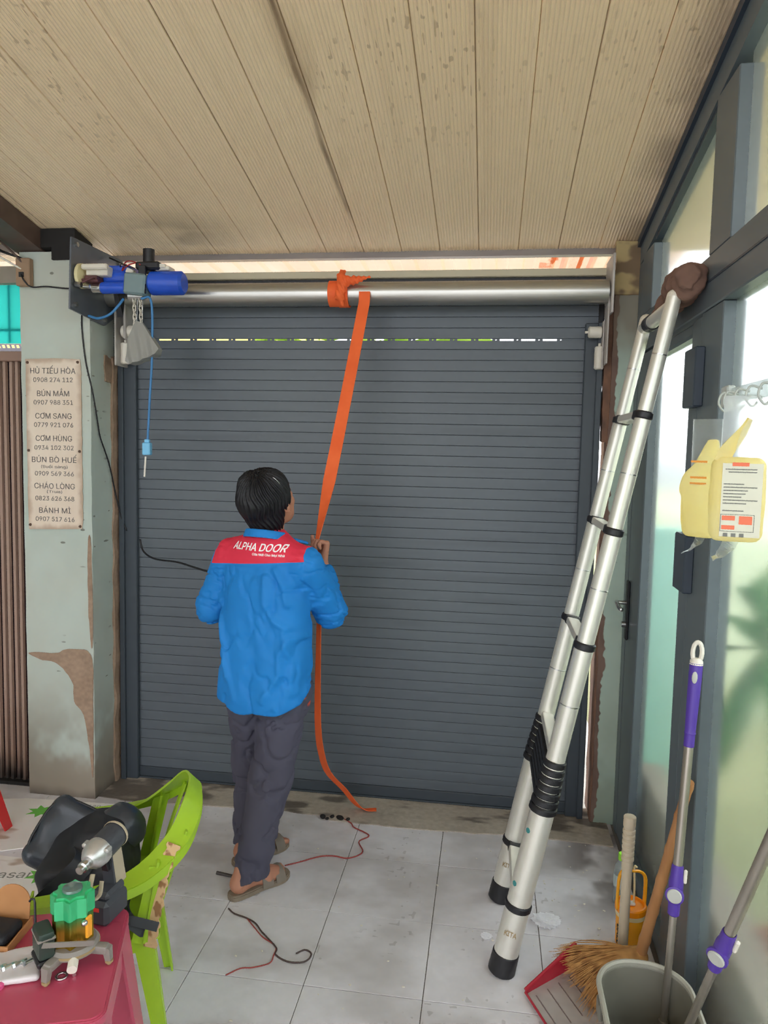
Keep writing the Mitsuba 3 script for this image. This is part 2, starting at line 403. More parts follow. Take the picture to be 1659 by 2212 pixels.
# brown steel rafter with its cables, over the column
struct('trim_1')
def along(y, x, dz): return V(x, y, zc(y) + dz)
def channel(xa, xb, za, zb, y0, y1):
    v = [along(y, x, z) for y in (y0, y1) for x, z in ((xa, za), (xb, za), (xb, zb), (xa, zb))]
    return hullof(v)
put('trim_1', cat(channel(-2.17, -2.155, -0.10, -0.002, -2.6, 3.50), channel(-2.30, -2.155, -0.014, -0.002, -2.6, 3.50), channel(-2.30, -2.155, -0.10, -0.088, -2.6, 3.50)), 'm_steel_brown')
for k, (xx, dz, r) in enumerate(((-2.31, -0.115, 0.006), (-2.27, -0.11, 0.005), (-2.335, -0.12, 0.005))):
    pts = [along(y, xx + 0.012 * math.sin(3 * y + k), dz - 0.03 * abs(math.sin(1.7 * y + k))) for y in np.linspace(0.3, 3.30, 24)]
    pts += [V(-2.24 + 0.01 * k, 3.345, 2.66 - 0.03 * k), V(-2.235, 3.35, 2.60)]
    kk = put('ceiling_cable', tube(smoothline(pts, 3), r, 7), ('m_black', 'm_steel_brown', 'm_white_plastic')[k], True)
    tag(kk, ('black cable strung under the brown rafter, thickest of three', 'brown cable strung under the brown rafter', 'pale thin cable strung under the brown rafter')[k], 'cable')
put('trim_1__bracket', cat(channel(-2.30, -1.98, -0.09, -0.004, 3.36, 3.52), bx(-2.10, -1.99, 3.36, 3.50, 2.66, 2.73)), 'm_black_matte')

# ------------------------------------------------------------------ left column
struct('wall_left')
def rough_box(x0, x1, y0, y1, z0, z1, amp, seed, step=0.05):
    m = trimesh.creation.box([x1 - x0, y1 - y0, z1 - z0]); m.apply_translation([(x0 + x1) / 2, (y0 + y1) / 2, (z0 + z1) / 2])
    mm = manifold3d.Manifold(manifold3d.Mesh(np.asarray(m.vertices, np.float32), np.asarray(m.faces, np.uint32))).refine_to_length(step).to_mesh()
    v = mm.vert_properties[:, :3].astype(float)
    for k in range(3): v[:, k] += amp * (meshkit.fbm(v * 9 + 31 * k, 3, seed + k) - 0.5) * 2
    return trimesh.Trimesh(v, mm.tri_verts, process=False)
col = rough_box(-2.275, -1.915, 3.372, 3.60, -0.003, 2.70, 0.004, 1)
put('wall_left', col, 'm_paint', 40)
def flake(pts, seed, th=0.0025):
    """A patch of bare plaster seen where paint has come off (x, z outline on the column face)."""
    p = smoothline(pts, 6, True)
    p = p + 0.008 * (np.stack([meshkit.fbm(np.c_[p * 40, p[:, :1] * 0], 3, seed), meshkit.fbm(np.c_[p * 40, p[:, :1] * 0 + 3], 3, seed + 1)], 1) - 0.5)
    return at(prism(Polygon(p).buffer(0), th), (0, 3.3725 - 0.0015, 0), (1, 0, 0), (0, 0, 1), (0, -1, 0))
put('wall_left__bare_plaster', flake([(-2.262, 0.735), (-2.12, 0.742), (-2.05, 0.765), (-1.93, 0.745), (-1.920, 0.52), (-1.925, 0.12), (-1.945, 0.28), (-1.97, 0.43), (-2.02, 0.50), (-2.03, 0.60), (-2.11, 0.69), (-2.2, 0.705)], 3), 'm_plaster')
put('wall_left__bare_plaster', flake([(-1.935, 1.33), (-1.918, 1.25), (-1.918, 0.80), (-1.932, 0.85), (-1.94, 1.05)], 5), 'm_plaster')
put('wall_left__broken_edge', rough_box(-1.99, -1.905, 3.565, 3.66, -0.003, 2.22, 0.014, 8, 0.03), 'm_plaster', 40)
put('wall_left__broken_edge', rough_box(-1.96, -1.907, 3.50, 3.60, 2.10, 2.24, 0.02, 9, 0.02), 'm_plaster', 40)
# unseen side of the room: plastered wall to the left, so light behaves as in a room open to the street behind the camera
put('wall_left__side', bx(-4.3, -4.2, -2.8, 3.6, -0.1, 4.1), 'm_paint')
# ------------------------------------------------------------------ right pier behind the ladder
struct('wall_back')
put('wall_back', rough_box(0.545, 0.70, 3.585, 3.80, -0.003, 2.56, 0.006, 21, 0.03), 'm_pier', 40)
put('wall_back__foam', rough_box(0.545, 0.665, 3.575, 3.64, 2.52, 2.76, 0.018, 23, 0.02), mat('m_foam', lambda p, n, uv: mix(lin(120, 100, 76), lin(178, 158, 112), smoothstep(0.4, 0.6, fbm(p.x * 14, p.y * 14, p.z * 14, 3))), 0.8), 40)
put('wall_back__rust_edge', rough_box(0.515, 0.553, 3.60, 3.68, 1.85, 2.56, 0.012, 25, 0.02), mat('m_rust', lambda p, n, uv: mix(lin(84, 66, 60), lin(140, 100, 76), fbm(p.x * 25, p.y * 25, p.z * 15, 4)), 0.8), 40)
put('wall_back__rust_edge', rough_box(0.538, 0.556, 3.59, 3.66, -0.003, 1.85, 0.006, 26, 0.03), 'm_rust', 40)
# ------------------------------------------------------------------ right partition: aluminium frame, panes, door
XI, XO, XG = 0.648, 0.715, 0.684
struct('wall_right')
def rail(y0, y1, d0, d1, x0=XI, x1=XO):
    return hullof([V(x, y, zc(y) + d) for y in (y0, y1) for d in (d0, d1) for x in (x0, x1)])
put('wall_right__top_rail', rail(-2.6, 3.58, -0.12, -0.002), 'm_slate')
put('wall_right__top_rail_lip', rail(-2.6, 3.58, -0.035, -0.002, XI - 0.014, XI - 0.0005), 'm_slate_dark')
put('wall_right__jamb', bx(XI, XO, 3.50, 3.575, 0, zc(3.55) - 0.121, 0.002), 'm_slate')
put('wall_right__post', bx(XI, XO, 2.275, 2.49, 0, 2.238, 0.003), 'm_slate')
put('wall_right__mullion', bx(XI, XO, 2.25, 2.455, 2.405, zc(2.40) - 0.125, 0.003), 'm_slate')
put('wall_right__jamb', bx(XI, XO, 3.29, 3.499, 2.405, zc(3.42) - 0.121, 0.003), 'm_slate')
put('wall_right__transom', bx(XI - 0.004, XO, -2.6, 3.499, 2.24, 2.403, 0.004), 'm_slate')
put('wall_right__transom_groove', bx(XI - 0.007, XI - 0.0042, -2.6, 3.499, 2.318, 2.324), 'm_slate_dark')
put('wall_right__sill', bx(XI, XO, -2.6, 2.274, 0.0, 0.05, 0.003), 'm_slate')
put('wall_right__post', bx(XI, XO, 0.25, 0.45, 0.051, 2.238, 0.003), 'm_slate')
put('wall_right__mullion', bx(XI, XO, 0.25, 0.45, 2.405, zc(0.4) - 0.13, 0.003), 'm_slate')
def pane(key, y0, y1, z0, z1, m, slope=False):
    if slope: v = [(XG, y0, z0), (XG, y1, z0), (XG, y1, zc(y1) - 0.11), (XG, y0, zc(y0) - 0.11)]
    else: v = [(XG, y0, z0), (XG, y1, z0), (XG, y1, z1), (XG, y0, z1)]
    return put(key, trimesh.Trimesh(v, [[0, 2, 1], [0, 3, 2]], process=False), m)
struct('window_1'); pane('window_1', 2.44, 3.31, 2.39, 0, 'm_frost_upper', True)
struct('window_2'); pane('window_2', 0.44, 2.26, 2.39, 0, 'm_frost_upper', True)
struct('window_3'); pane('window_3', 0.44, 2.285, 0.04, 2.25, 'm_frost')
struct('window_4'); pane('window_4', -2.6, 0.26, 0.04, 2.25, 'm_frost')
struct('window_5'); pane('window_5', -2.6, 0.26, 2.39, 0, 'm_frost_upper', True)
put('window_1__bead', hullof([V(x, y, zc(y) + d) for y in (2.456, 3.289) for d in (-0.138, -0.1205) for x in (XI + 0.008, XG - 0.002)]), 'm_slate_dark')
struct('door_1')
for y0, y1 in ((3.245, 3.495), (2.496, 2.605)):
    put('door_1__stile', bx(XI + 0.002, XO - 0.01, y0, y1, 0.008, 2.232, 0.004), 'm_slate')
put('door_1__top_rail', bx(XI + 0.004, XO - 0.012, 2.606, 3.244, 2.185, 2.230, 0.008), 'm_slate')
put('door_1__bottom_rail', bx(XI + 0.004, XO - 0.012, 2.606, 3.244, 0.008, 0.075, 0.004), 'm_slate')
pane('door_1__pane', 2.60, 3.25, 0.07, 2.19, 'm_frost')
for z0 in (1.945, 1.355):
    put('door_1__hinge', bx(XI - 0.030, XI + 0.001, 2.43, 2.56, z0, z0 + 0.185, 0.004), 'm_slate_dark')
put('door_1__lock_plate', bx(XI - 0.010, XI + 0.001, 3.43, 3.475, 0.95, 1.22, 0.004), 'm_black')
put('door_1__lever', cat(cyl((XI - 0.005, 3.45, 1.12), (XI - 0.055, 3.45, 1.12), 0.009), tube(smoothline([(XI - 0.052, 3.452, 1.12), (XI - 0.055, 3.42, 1.12), (XI - 0.056, 3.36, 1.113), (XI - 0.05, 3.33, 1.11)], 5), 0.009, 10)), 'm_chrome', True)
put('door_1__keyhole', cyl((XI - 0.002, 3.45, 1.02), (XI - 0.028, 3.45, 1.02), 0.014), 'm_chrome', 40)
# ------------------------------------------------------------------ outdoors beyond the shutter and the partition
struct('yard')
put('yard', bx(-30, 0.729, 3.74, 40, -0.30, -0.05), mat('m_yard', lambda p, n, uv: mix(lin(200, 197, 194), lin(216, 213, 210), fbm(p.x, p.y, 0, 4)), 0.9))
put('yard__side_ground', bx(0.73, 30, -20, 40, -0.30, -0.05), mat('m_garden', lambda p, n, uv: mix(lin(142, 146, 108), lin(172, 172, 138), fbm(p.x * 2, p.y * 2, 0, 4)), 0.9))
put('yard__rear_ground', bx(-30, 0.729, -20, -2.81, -0.30, -0.05), 'm_yard')
put('yard__curb', bx(0.735, 0.86, -3.0, 3.5, -0.05, 0.36, 0.01), 'm_concrete')
# awning over the street, of corrugated translucent sheets
def awn(w):
    p, q = [], []
    for k in range(int(round(w / 0.17)) + 1):
        for dx, dz in ((0, 0), (0.085, 0), (0.10, 0.022), (0.155, 0.022)):
            p.append((k * 0.17 + dx, dz)); q.append((k * 0.17 + dx, dz + 0.002))
    return np.array(p)
prof = awn(0.85)
def sheet(x0, prof):
    v, f = [], []
    for y, z in ((3.78, 3.035), (6.3, 2.90)):
        for a, b in prof: v.append((x0 + a, y, z + b))
    k = len(prof)
    for i in range(k - 1): f += [[i, i + 1, k + i + 1], [i, k + i + 1, k + i]]
    return trimesh.Trimesh(v, f, process=False)
for i in range(6):
    put('street_awning__sheet', sheet(-4.0 + 0.85 * i, prof[:21]), 'm_awning')
put('street_awning__sheet', sheet(0.27, prof[:9]), 'm_awning_rust')
put('street_awning__sheet', sheet(0.61, prof[:13]), 'm_awning')
put('street_awning__purlin', cat(*[bx(-4.0, 1.2, y, y + 0.04, zz - 0.05, zz - 0.004) for y, zz in ((4.3, 3.0), (6.1, 2.91))]), 'm_angle')
for x in (-3.9, 1.1): put('street_awning__post', cyl((x, 6.15, -0.05), (x, 6.15, 2.87), 0.03, n=12), 'm_angle')
tag('street_awning', 'pale pink corrugated awning glimpsed through the gap above the roller tube', 'awning')
tag('street_awning__sheet_006', 'sheet with rust patches')
# neighbour's wall and a tree across the street, seen through the row of slots
put('street_house__wall', bx(-12, -4.2, 13.0, 19, -0.05, 6.5, 0.02), mat('m_house', (250, 206, 120), 0.8))
put('street_house__roof', hullof([V(-12.4, 12.6, 6.5), V(-3.8, 12.6, 6.5), V(-12.4, 19.4, 6.5), V(-3.8, 19.4, 6.5), V(-12.4, 16, 7.9), V(-3.8, 16, 7.9)]), 'm_steel_brown')
put('street_house__window', bx(-7.6, -6.2, 12.97, 13.01, 1.2, 2.8), 'm_slate')
tag('street_house', 'yellow house across the street, showing at the left end of the slot row', 'house')
tv = []
trg = np.random.RandomState(5)
for k in range(900):
    d = unit(trg.normal(size=3)); r = 0.75 + 0.25 * trg.rand()
    c = V(-1.75, 10.5, 3.9) + d * r * V(1.75, 1.3, 1.5)
    s, u, w = frame_of(trg.normal(size=3))
    L = 0.13 + 0.10 * trg.rand()
    tv.append(np.array([c - s * L, c + u * L * .5, c + s * L, c - u * L * .5]))
tv = np.array(tv).reshape(-1, 3)
fi = np.arange(900)[:, None] * 4
put('street_tree__foliage', trimesh.Trimesh(tv, np.vstack([fi + [0, 1, 2], fi + [0, 2, 3]]), process=False), thin_mat('m_leaf_far', lambda p, n, uv: mix(lin(96, 140, 40), lin(180, 210, 90), noise(p.x * 3, p.y * 3, p.z * 3)), 0.9, rough=0.6))
tag('street_tree__foliage', kind='stuff')
put('street_tree__trunk', tube(smoothline([(-1.65, 10.6, -0.05), (-1.7, 10.55, 1.4), (-1.8, 10.5, 2.8), (-1.75, 10.5, 3.9)], 5), np.linspace(0.16, 0.05, 16), 10), 'm_steel_brown', True)
tag('street_tree', 'green leafy tree across the street, showing through the middle slots', 'tree')
# garden wall beyond the partition and the plant whose shadow falls on the frosted pane
put('garden_wall', bx(1.95, 2.10, -8, 12, -0.05, 1.25, 0.01), mat('m_gwall', lambda p, n, uv: mix(lin(196, 210, 184), lin(218, 230, 206), fbm(p.y * 2, p.z * 2, 0, 4)), 0.85))
put('aqua_tint_panel', bx(0.76, 1.12, 3.95, 4.05, -0.05, 1.42, 0.01), mat('m_aqua', lambda p, n, uv: mix(lin(158, 216, 204), lin(184, 228, 218), fbm(p.x * 2, p.z * 2, 0, 4)), 0.85))  # made-up panel outside, placed to tint the door pane aqua
tag('aqua_tint_panel', 'low aqua panel added outside to tint the frosted door pane', 'wall')
tag('garden_wall', 'long pale green garden wall blurred behind the frosted pane on the right', 'wall')
def leaf(base, dir0, droop, L, W, seed):
    t = np.linspace(0, 1, 9)
    d = unit(dir0); s = unit(np.cross(d, (0, 0, 1))); u = np.cross(s, d)
    c = np.asarray(base) + t[:, None] * L * d + (droop * t ** 2 * L)[:, None] * V(0, 0, -1)
    w = W * np.sin(np.pi * np.clip(t * 0.93 + 0.07, 0, 1)) ** 0.8
    v, f = [], []
    for i in range(9):
        for a, h in ((-1, 0.12), (0, 0), (1, 0.12)): v.append(c[i] + s * a * w[i] / 2 + u * h * w[i])
    for i in range(8):
        for a in (0, 1):
            b = 3 * i + a
            f += [[b, b + 1, b + 4], [b, b + 4, b + 3]]
    return trimesh.Trimesh(v, f, process=False)
thin_mat('m_leaf', lambda p, n, uv: mix(lin(48, 110, 62), lin(82, 140, 76), noise(p.x * 9, p.y * 9, p.z * 9)), 0.5, rough=0.4)
PB = V(0.86, 2.36, 1.19)
put('potted_plant__pot', mv(lathe([(0.0, 0.0), (0.11, 0.0), (0.15, 0.26), (0.165, 0.26), (0.165, 0.30), (0.14, 0.30), (0.135, 0.24), (0.0, 0.24)], 28), 1.03, 2.34, -0.05), mat('m_pot', (150, 84, 60), 0.8), 40)
put('potted_plant__stem', tube(smoothline([(1.03, 2.34, 0.19), (0.98, 2.35, 0.5), (0.90, 2.35, 0.9), PB], 5), np.linspace(0.022, 0.012, 16), 8), 'm_leaf', True)
for k, (d, dr_, L, W) in enumerate((((-.10, .75, .35), .25, .34, .085), ((-.12, .8, -.10), .2, .36, .10), ((-.1, .45, -.9), .05, .62, .12), ((.05, -.7, .4), .4, .4, .1), ((0, .4, .8), .3, .30, .09), ((.5, .2, .5), .5, .4, .1), ((-.05, -.6, -.3), .2, .4, .1), ((.02, .15, .95), .2, .26, .08), ((-.1, .62, .62), .35, .28, .09))):
    put('potted_plant__leaf', leaf(PB + 0.01 * k * V(0, 0, 1), d, dr_, L, W, k), 'm_leaf', True)
tag('potted_plant', 'blurred green plant standing behind the frosted pane on the right', 'plant')

# ------------------------------------------------------------------ roller shutter
mat('m_shutter', lambda p, n, uv: mix(lin(80, 87, 96), lin(90, 98, 104), fbm(p.x * 2, p.z * 2, 0, 3)) * (1 - 0.12 * smoothstep(0.5, 0.8, fbm(p.x * 1.5, p.z * 18, 2, 4))), 0.42, spec=0.45)
mat('m_shutter_dark', (58, 66, 74), 0.45)
SH = 'roller_shutter'
tag(SH, 'grey metal roller shutter pulled down across the doorway', 'roller shutter')
PZ, ZB = 0.0515, 0.067
YS = 3.648
prof = [(YS + 0.0014, 0.0), (YS + 0.0002, 0.0014), (YS, 0.012), (YS, 0.040), (YS + 0.0002, 0.0486), (YS + 0.0014, 0.0502), (YS + 0.008, 0.0512), (YS + 0.0085, 0.0545), (YS + 0.013, 0.0545), (YS + 0.014, 0.0512), (YS + 0.014, 0.0)]
slat = mikit.ply(sweep_x(prof, -1.87, 0.485), 'm_shutter')
SLOT = 43
for i in range(48):
    key = f'{SH}__slat' + (f'_{i:03d}' if i else '')
    if i == SLOT:
        low = sweep_x([(a, min(b, 0.040)) for a, b in prof[:4]] + [(YS + 0.014, 0.040), (YS + 0.014, 0.0)], -1.87, 0.485)
        strip = sbox(-1.87, 0.0395, 0.485, 0.0515)
        holes = []
        for k in range(20):
            x = -1.695 + 0.1015 * k
            holes.append(sbox(x, 0.0425, x + 0.064, 0.0492).buffer(0.001))
            holes.append(Polygon([(x + 0.078, 0.0430), (x + 0.083, 0.0430), (x + 0.088, 0.0460), (x + 0.083, 0.0490), (x + 0.078, 0.0490), (x + 0.082, 0.0460)]))
        strip = at(prism(strip.difference(shapely.union_all(holes)), 0.0022), (0, YS + 0.0075, 0), (1, 0, 0), (0, 0, 1), (0, -1, 0))
        scene[key] = {**mikit.ply(cat(low, strip), 'm_shutter'), 'to_world': T().translate([0, 0, ZB + PZ * i])}
        tag(key, 'slat with a row of light slots')
    else:
        scene[key] = {**slat, 'to_world': T().translate([0, 0, ZB + PZ * i])}
put(SH + '__bottom_bar', cat(bx(-1.87, 0.485, YS - 0.006, YS + 0.02, 0.012, 0.066, 0.004), bx(-1.87, 0.485, YS - 0.016, YS + 0.026, 0.006, 0.014, 0.002)), 'm_shutter_dark')
put(SH + '__guide_rail', cat(bx(-1.897, -1.808, 3.618, 3.646, 0.004, 2.42, 0.004), bx(-1.897, -1.87, 3.60, 3.72, 0.004, 2.42, 0.003)), 'm_shutter_dark')
put(SH + '__guide_rail', cat(bx(0.425, 0.508, 3.618, 3.646, 0.004, 2.40, 0.004), bx(0.48, 0.508, 3.60, 3.72, 0.004, 2.40, 0.003)), 'm_shutter_dark')
put(SH + '__dark_recess_fill', bx(-1.985, -1.898, 3.63, 3.72, 0.004, 2.62, 0.002), 'm_black')  # black fill standing for the dark recess, extended to close a bright slit
put(SH + '__roller_tube', cat(cyl((-1.93, 3.525, 2.523), (0.505, 3.525, 2.523), 0.054, n=40), cyl((-1.95, 3.525, 2.523), (0.53, 3.525, 2.523), 0.018, n=12)), 'm_galv', 40)
tag(SH + '__roller_tube', 'galvanised roller tube')
put(SH + '__top_beam', cat(bx(-1.93, 0.515, 3.655, 3.70, 2.624, 2.660, 0.003), bx(-1.93, 0.515, 3.650, 3.655, 2.626, 2.634)), mat('m_beige_steel', (188, 180, 156), 0.45))
put(SH + '__dark_gap_fill', bx(-1.93, 0.515, 3.672, 3.70, 2.40, 2.6235), 'm_black')  # black sheet added to fill the dark gap behind the roller tube
put(SH + '__end_bracket', cat(bx(0.512, 0.524, 3.46, 3.66, 2.42, 2.68, 0.003), bx(0.505, 0.513, 3.50, 3.60, 2.20, 2.50, 0.002)), mat('m_bracket', lambda p, n, uv: mix(lin(150, 144, 140), lin(196, 190, 184), fbm(p.x * 20, p.y * 20, p.z * 14, 3)), 0.5, 0.2))
def roller(key, c, ax, L, r):
    a = unit(ax)
    s, u, w = frame_of(a)
    return put(key, at(lathe([(0, -L / 2), (r * .75, -L / 2), (r, -L / 2 + .005), (r, L / 2 - .005), (r * .75, L / 2), (0.006, L / 2), (0.006, L / 2 + 0.014), (0, L / 2 + 0.014)], 22), c, s, u, w), 'm_white_plastic', 40)
roller(SH + '__guide_roller', V(0.462, 3.57, 2.35), (-1, 0, 0), 0.062, 0.026)
roller(SH + '__guide_roller', V(0.487, 3.585, 2.235), (0, 0, 1), 0.105, 0.022)
roller(SH + '__guide_roller', V(-1.795, 3.54, 2.350), (1, 0, 0), 0.085, 0.030)
roller(SH + '__guide_roller', V(-1.832, 3.56, 2.245), (0, 0, 1), 0.105, 0.024)
put(SH + '__roller_bracket', cat(bx(-1.86, -1.85, 3.50, 3.64, 2.18, 2.45, 0.002), bx(-1.845, -1.77, 3.58, 3.60, 2.30, 2.34, 0.002), bx(-1.812, -1.800, 3.50, 3.60, 2.31, 2.52, 0.002)), 'm_bracket')
put(SH + '__roller_bracket', cat(bx(0.495, 0.503, 3.56, 3.62, 2.18, 2.40, 0.002)), 'm_bracket')

# ------------------------------------------------------------------ shutter motor
MO = 'shutter_motor'
tag(MO, 'blue electric shutter motor bolted to a grey bracket plate beside the green column', 'motor')
put(MO + '__bracket_plate', at(prism(Polygon([(3.18, 2.40), (3.48, 2.375), (3.56, 2.42), (3.66, 2.50), (3.66, 2.72), (3.20, 2.712)]).buffer(0.006), 0.008), (-1.905, 0, 0), (0, 1, 0), (0, 0, 1), (1, 0, 0)), mat('m_plate', lambda p, n, uv: mix(lin(92, 98, 108), lin(124, 128, 136), fbm(p.y * 8, p.z * 8, 0, 3)), 0.4, 0.4))
for y, z in ((3.21, 2.42), (3.47, 2.395), (3.225, 2.69), (3.62, 2.70)):
    put(MO + '__bolt', cyl((-1.898, y, z), (-1.884, y, z), 0.011, n=6), 'm_chrome')
mat('m_blue', lambda p, n, uv: mix(lin(22, 66, 178), lin(34, 88, 204), fbm(p.x * 9, p.y * 9, p.z * 9, 3)), 0.32, spec=0.6)
def drum(x0, x1, y, z, r, c=0.012, n=32):
    return at(lathe([(0, 0), (r - c, 0), (r, c), (r, x1 - x0 - c), (r - c, x1 - x0), (0, x1 - x0)], n), (x0, y, z), (0, 1, 0), (0, 0, 1), (1, 0, 0))
put(MO + '__motor_housing', drum(-1.575, -1.408, 3.30, 2.530, 0.053), 'm_blue', 30)
put(MO + '__gear_housing', cat(drum(-1.80, -1.665, 3.33, 2.560, 0.050, 0.008), bx(-1.80, -1.665, 3.29, 3.40, 2.54, 2.612, 0.006)), 'm_blue', 30)
put(MO + '__output_tube', cat(drum(-1.79, -1.672, 3.26, 2.503, 0.026, 0.004)), 'm_blue', 30)
put(MO + '__output_sleeve', drum(-1.835, -1.79, 3.26, 2.503, 0.023, 0.003), 'm_chrome', 30)
put(MO + '__junction_box', cat(rot(bx(-1.675, -1.572, 3.235, 3.32, 2.470, 2.565, 0.008), 6, (0, 1, 0), (-1.62, 3.3, 2.52))), mat('m_greygreen', (112, 132, 136), 0.4), 30)
put(MO + '__limit_gear', at(lathe([(0, 0), (.05, 0), (.056, .006), (.056, .02), (.03, .024), (0, .024)], 36), (-1.893, 3.25, 2.555), (0, 1, 0), (0, 0, 1), (1, 0, 0)), mat('m_ivory', (214, 204, 160), 0.45), 30)
put(MO + '__limit_cover', cat(bx(-1.865, -1.74, 3.21, 3.235, 2.578, 2.602, 0.005), bx(-1.855, -1.75, 3.235, 3.29, 2.555, 2.60, 0.004)), 'm_white_plastic')
put(MO + '__limit_mechanism', cat(bx(-1.86, -1.80, 3.23, 3.30, 2.525, 2.555, 0.004), cyl((-1.87, 3.23, 2.535), (-1.79, 3.23, 2.53), 0.006), cyl((-1.86, 3.215, 2.52), (-1.80, 3.215, 2.545), 0.005)), mat('m_darkred', (92, 54, 56), 0.5))
put(MO + '__fixing_bolt', cat(cyl((-1.89, 3.21, 2.51), (-1.862, 3.21, 2.508), 0.013, n=6), cyl((-1.845, 3.20, 2.498), (-1.815, 3.20, 2.496), 0.009)), 'm_chrome')
put(MO + '__capacitor', cat(cyl((-1.585, 3.31, 2.58), (-1.585, 3.31, 2.686), 0.026, n=24), bx(-1.63, -1.515, 3.26, 3.36, 2.586, 2.622, 0.008), bx(-1.605, -1.572, 3.243, 3.258, 2.475, 2.60, 0.003)), 'm_black', 30)
put(MO + '__terminal_block', cat(bx(-1.545, -1.475, 3.28, 3.35, 2.585, 2.606, 0.004), bx(-1.52, -1.49, 3.27, 3.30, 2.595, 2.612, 0.002)), 'm_white_plastic')
put(MO + '__connector', rot(bx(-1.675, -1.64, 3.262, 3.29, 2.568, 2.592, 0.003), 25, (0, 1, 0), (-1.66, 3.28, 2.58)), 'm_white_plastic')
for k, (m, pts) in enumerate((('m_red_wire', [(-1.71, 3.30, 2.60), (-1.68, 3.28, 2.625), (-1.64, 3.27, 2.622), (-1.60, 3.26, 2.605)]), ('m_red_wire', [(-1.70, 3.29, 2.605), (-1.69, 3.26, 2.58), (-1.66, 3.25, 2.60), (-1.62, 3.25, 2.612)]), ('m_black', [(-1.72, 3.30, 2.60), (-1.70, 3.27, 2.612), (-1.67, 3.26, 2.60), (-1.63, 3.26, 2.59)]))):
    if k == 0: mat('m_red_wire', (150, 40, 40), 0.5)
    put(MO + '__wire', tube(smoothline(pts, 6), 0.0028, 6), m, True)
put(MO + '__wire', tube(smoothline([(-1.88, 3.5, 2.70), (-1.80, 3.45, 2.665), (-1.74, 3.36, 2.635), (-1.69, 3.30, 2.615)], 8), 0.004, 6), 'm_black', True)
put(MO + '__drive_arm', hullof([V(-1.80, 3.38, 2.52), V(-1.78, 3.38, 2.52), V(-1.80, 3.42, 2.40), V(-1.77, 3.42, 2.40), V(-1.80, 3.46, 2.52), V(-1.78, 3.46, 2.52)]), 'm_black')
put(MO + '__chain_wheel', cat(drum(-1.68, -1.60, 3.30, 2.474, 0.022, 0.004)), 'm_chrome', 30)
def link(c, ax, flip, L=0.030, W=0.014, r=0.0022):
    s, u, w = frame_of(ax, (0, 1, 0))
    if flip: s, u = u, -s
    a = np.arange(16) * 2 * math.pi / 16
    pts = [np.asarray(c) + s * (W / 2) * math.cos(t) + w * ((L - W) / 2 * np.sign(math.sin(t)) + W / 2 * math.sin(t)) for t in a]
    return tube(pts, r, 6, closed=True)
for name, x0 in (('', -1.647), ('', -1.616)):
    links = []
    a, b = V(x0, 3.285, 2.466), V(x0 + 0.012, 3.27, 2.325)
    for k in range(7): links.append(link(a + (b - a) * (k + 0.5) / 7, b - a, k % 2))
    put(MO + '__hand_chain', cat(links), 'm_white_plastic', True)
put(MO + '__drop_wire', cat(*[cyl((x, 3.29, 2.46), (x - 0.002, 3.285, 2.34), 0.0012, n=6) for x in (-1.632, -1.605)]), 'm_chrome')
# the little chain bag: a folded grey plastic sack, wide at the foot
bag = [(-1.628, 2.352), (-1.600, 2.345), (-1.516, 2.228), (-1.528, 2.205), (-1.60, 2.176), (-1.650, 2.160), (-1.664, 2.172), (-1.658, 2.27)]
mb = manifold3d.CrossSection([np.array(bag)[::-1] if Polygon(bag).exterior.is_ccw is False else np.array(bag)]).offset(0.004, manifold3d.JoinType.Round).extrude(0.05, 8)
mm = mb.refine_to_length(0.008).to_mesh(); v = mm.vert_properties[:, :3].astype(float)
hgt = np.clip((2.352 - v[:, 1]) / 0.17, 0, 1)
v[:, 2] = (v[:, 2] - 0.025) * (0.25 + 1.1 * hgt) + 0.007 * np.sin(v[:, 0] * 120 + v[:, 1] * 30) * hgt * np.sign(v[:, 2] - 0.025 + 1e-6) + 0.004 * (meshkit.fbm(v * 25, 3, 2) - 0.5)
put('chain_sack', at(trimesh.Trimesh(v, mm.tri_verts, process=False), (0, 3.27, 0), (1, 0, 0), (0, 0, 1), (0, -1, 0)), mat('m_sack', (142, 142, 138), 0.45), 45)
tag('chain_sack', 'folded grey plastic sack hanging on the motor chain', 'bag')
# blue cord with a switch and a white strip of tape
put('pull_cord__cord', tube(smoothline([(-1.60, 3.26, 2.455), (-1.553, 3.265, 2.44), (-1.553, 3.27, 2.2), (-1.565, 3.27, 2.0), (-1.577, 3.27, 1.80)], 8), 0.0055, 8), mat('m_cord', (62, 122, 176), 0.5), True)
put('pull_cord__switch', cat(bx(-1.598, -1.560, 3.255, 3.285, 1.742, 1.80, 0.004), bx(-1.590, -1.567, 3.262, 3.278, 1.80, 1.815, 0.002)), mat('m_switch', (116, 186, 226), 0.4))
put('pull_cord__tape', rot(bx(-1.590, -1.582, 3.268, 3.270, 1.64, 1.735), 4, (0, 1, 0), (-1.585, 3.27, 1.735)), 'm_white_plastic')
tag('pull_cord', 'blue cord hanging below the motor with a light blue switch at its end', 'cord')
put('slack_cord', tube(smoothline([(-1.88, 3.30, 2.385), (-1.82, 3.28, 2.370), (-1.76, 3.27, 2.385), (-1.72, 3.27, 2.42), (-1.70, 3.29, 2.46)], 8), 0.006, 8), 'm_cord', True)
tag('slack_cord', 'loop of blue cord sagging under the motor bracket plate', 'cord')
put('wall_cable', tube(smoothline([(-1.953, 3.366, 2.40), (-1.952, 3.366, 2.33), (-1.935, 3.366, 2.18), (-1.905, 3.375, 2.03), (-1.905, 3.42, 1.88), (-1.905, 3.44, 1.82), (-1.904, 3.52, 1.69), (-1.900, 3.57, 1.55), (-1.885, 3.60, 1.42), (-1.86, 3.612, 1.34)], 8), 0.0035, 7), 'm_black', True)
tag('wall_cable', 'thin black cable running down the corner of the green column', 'cable')
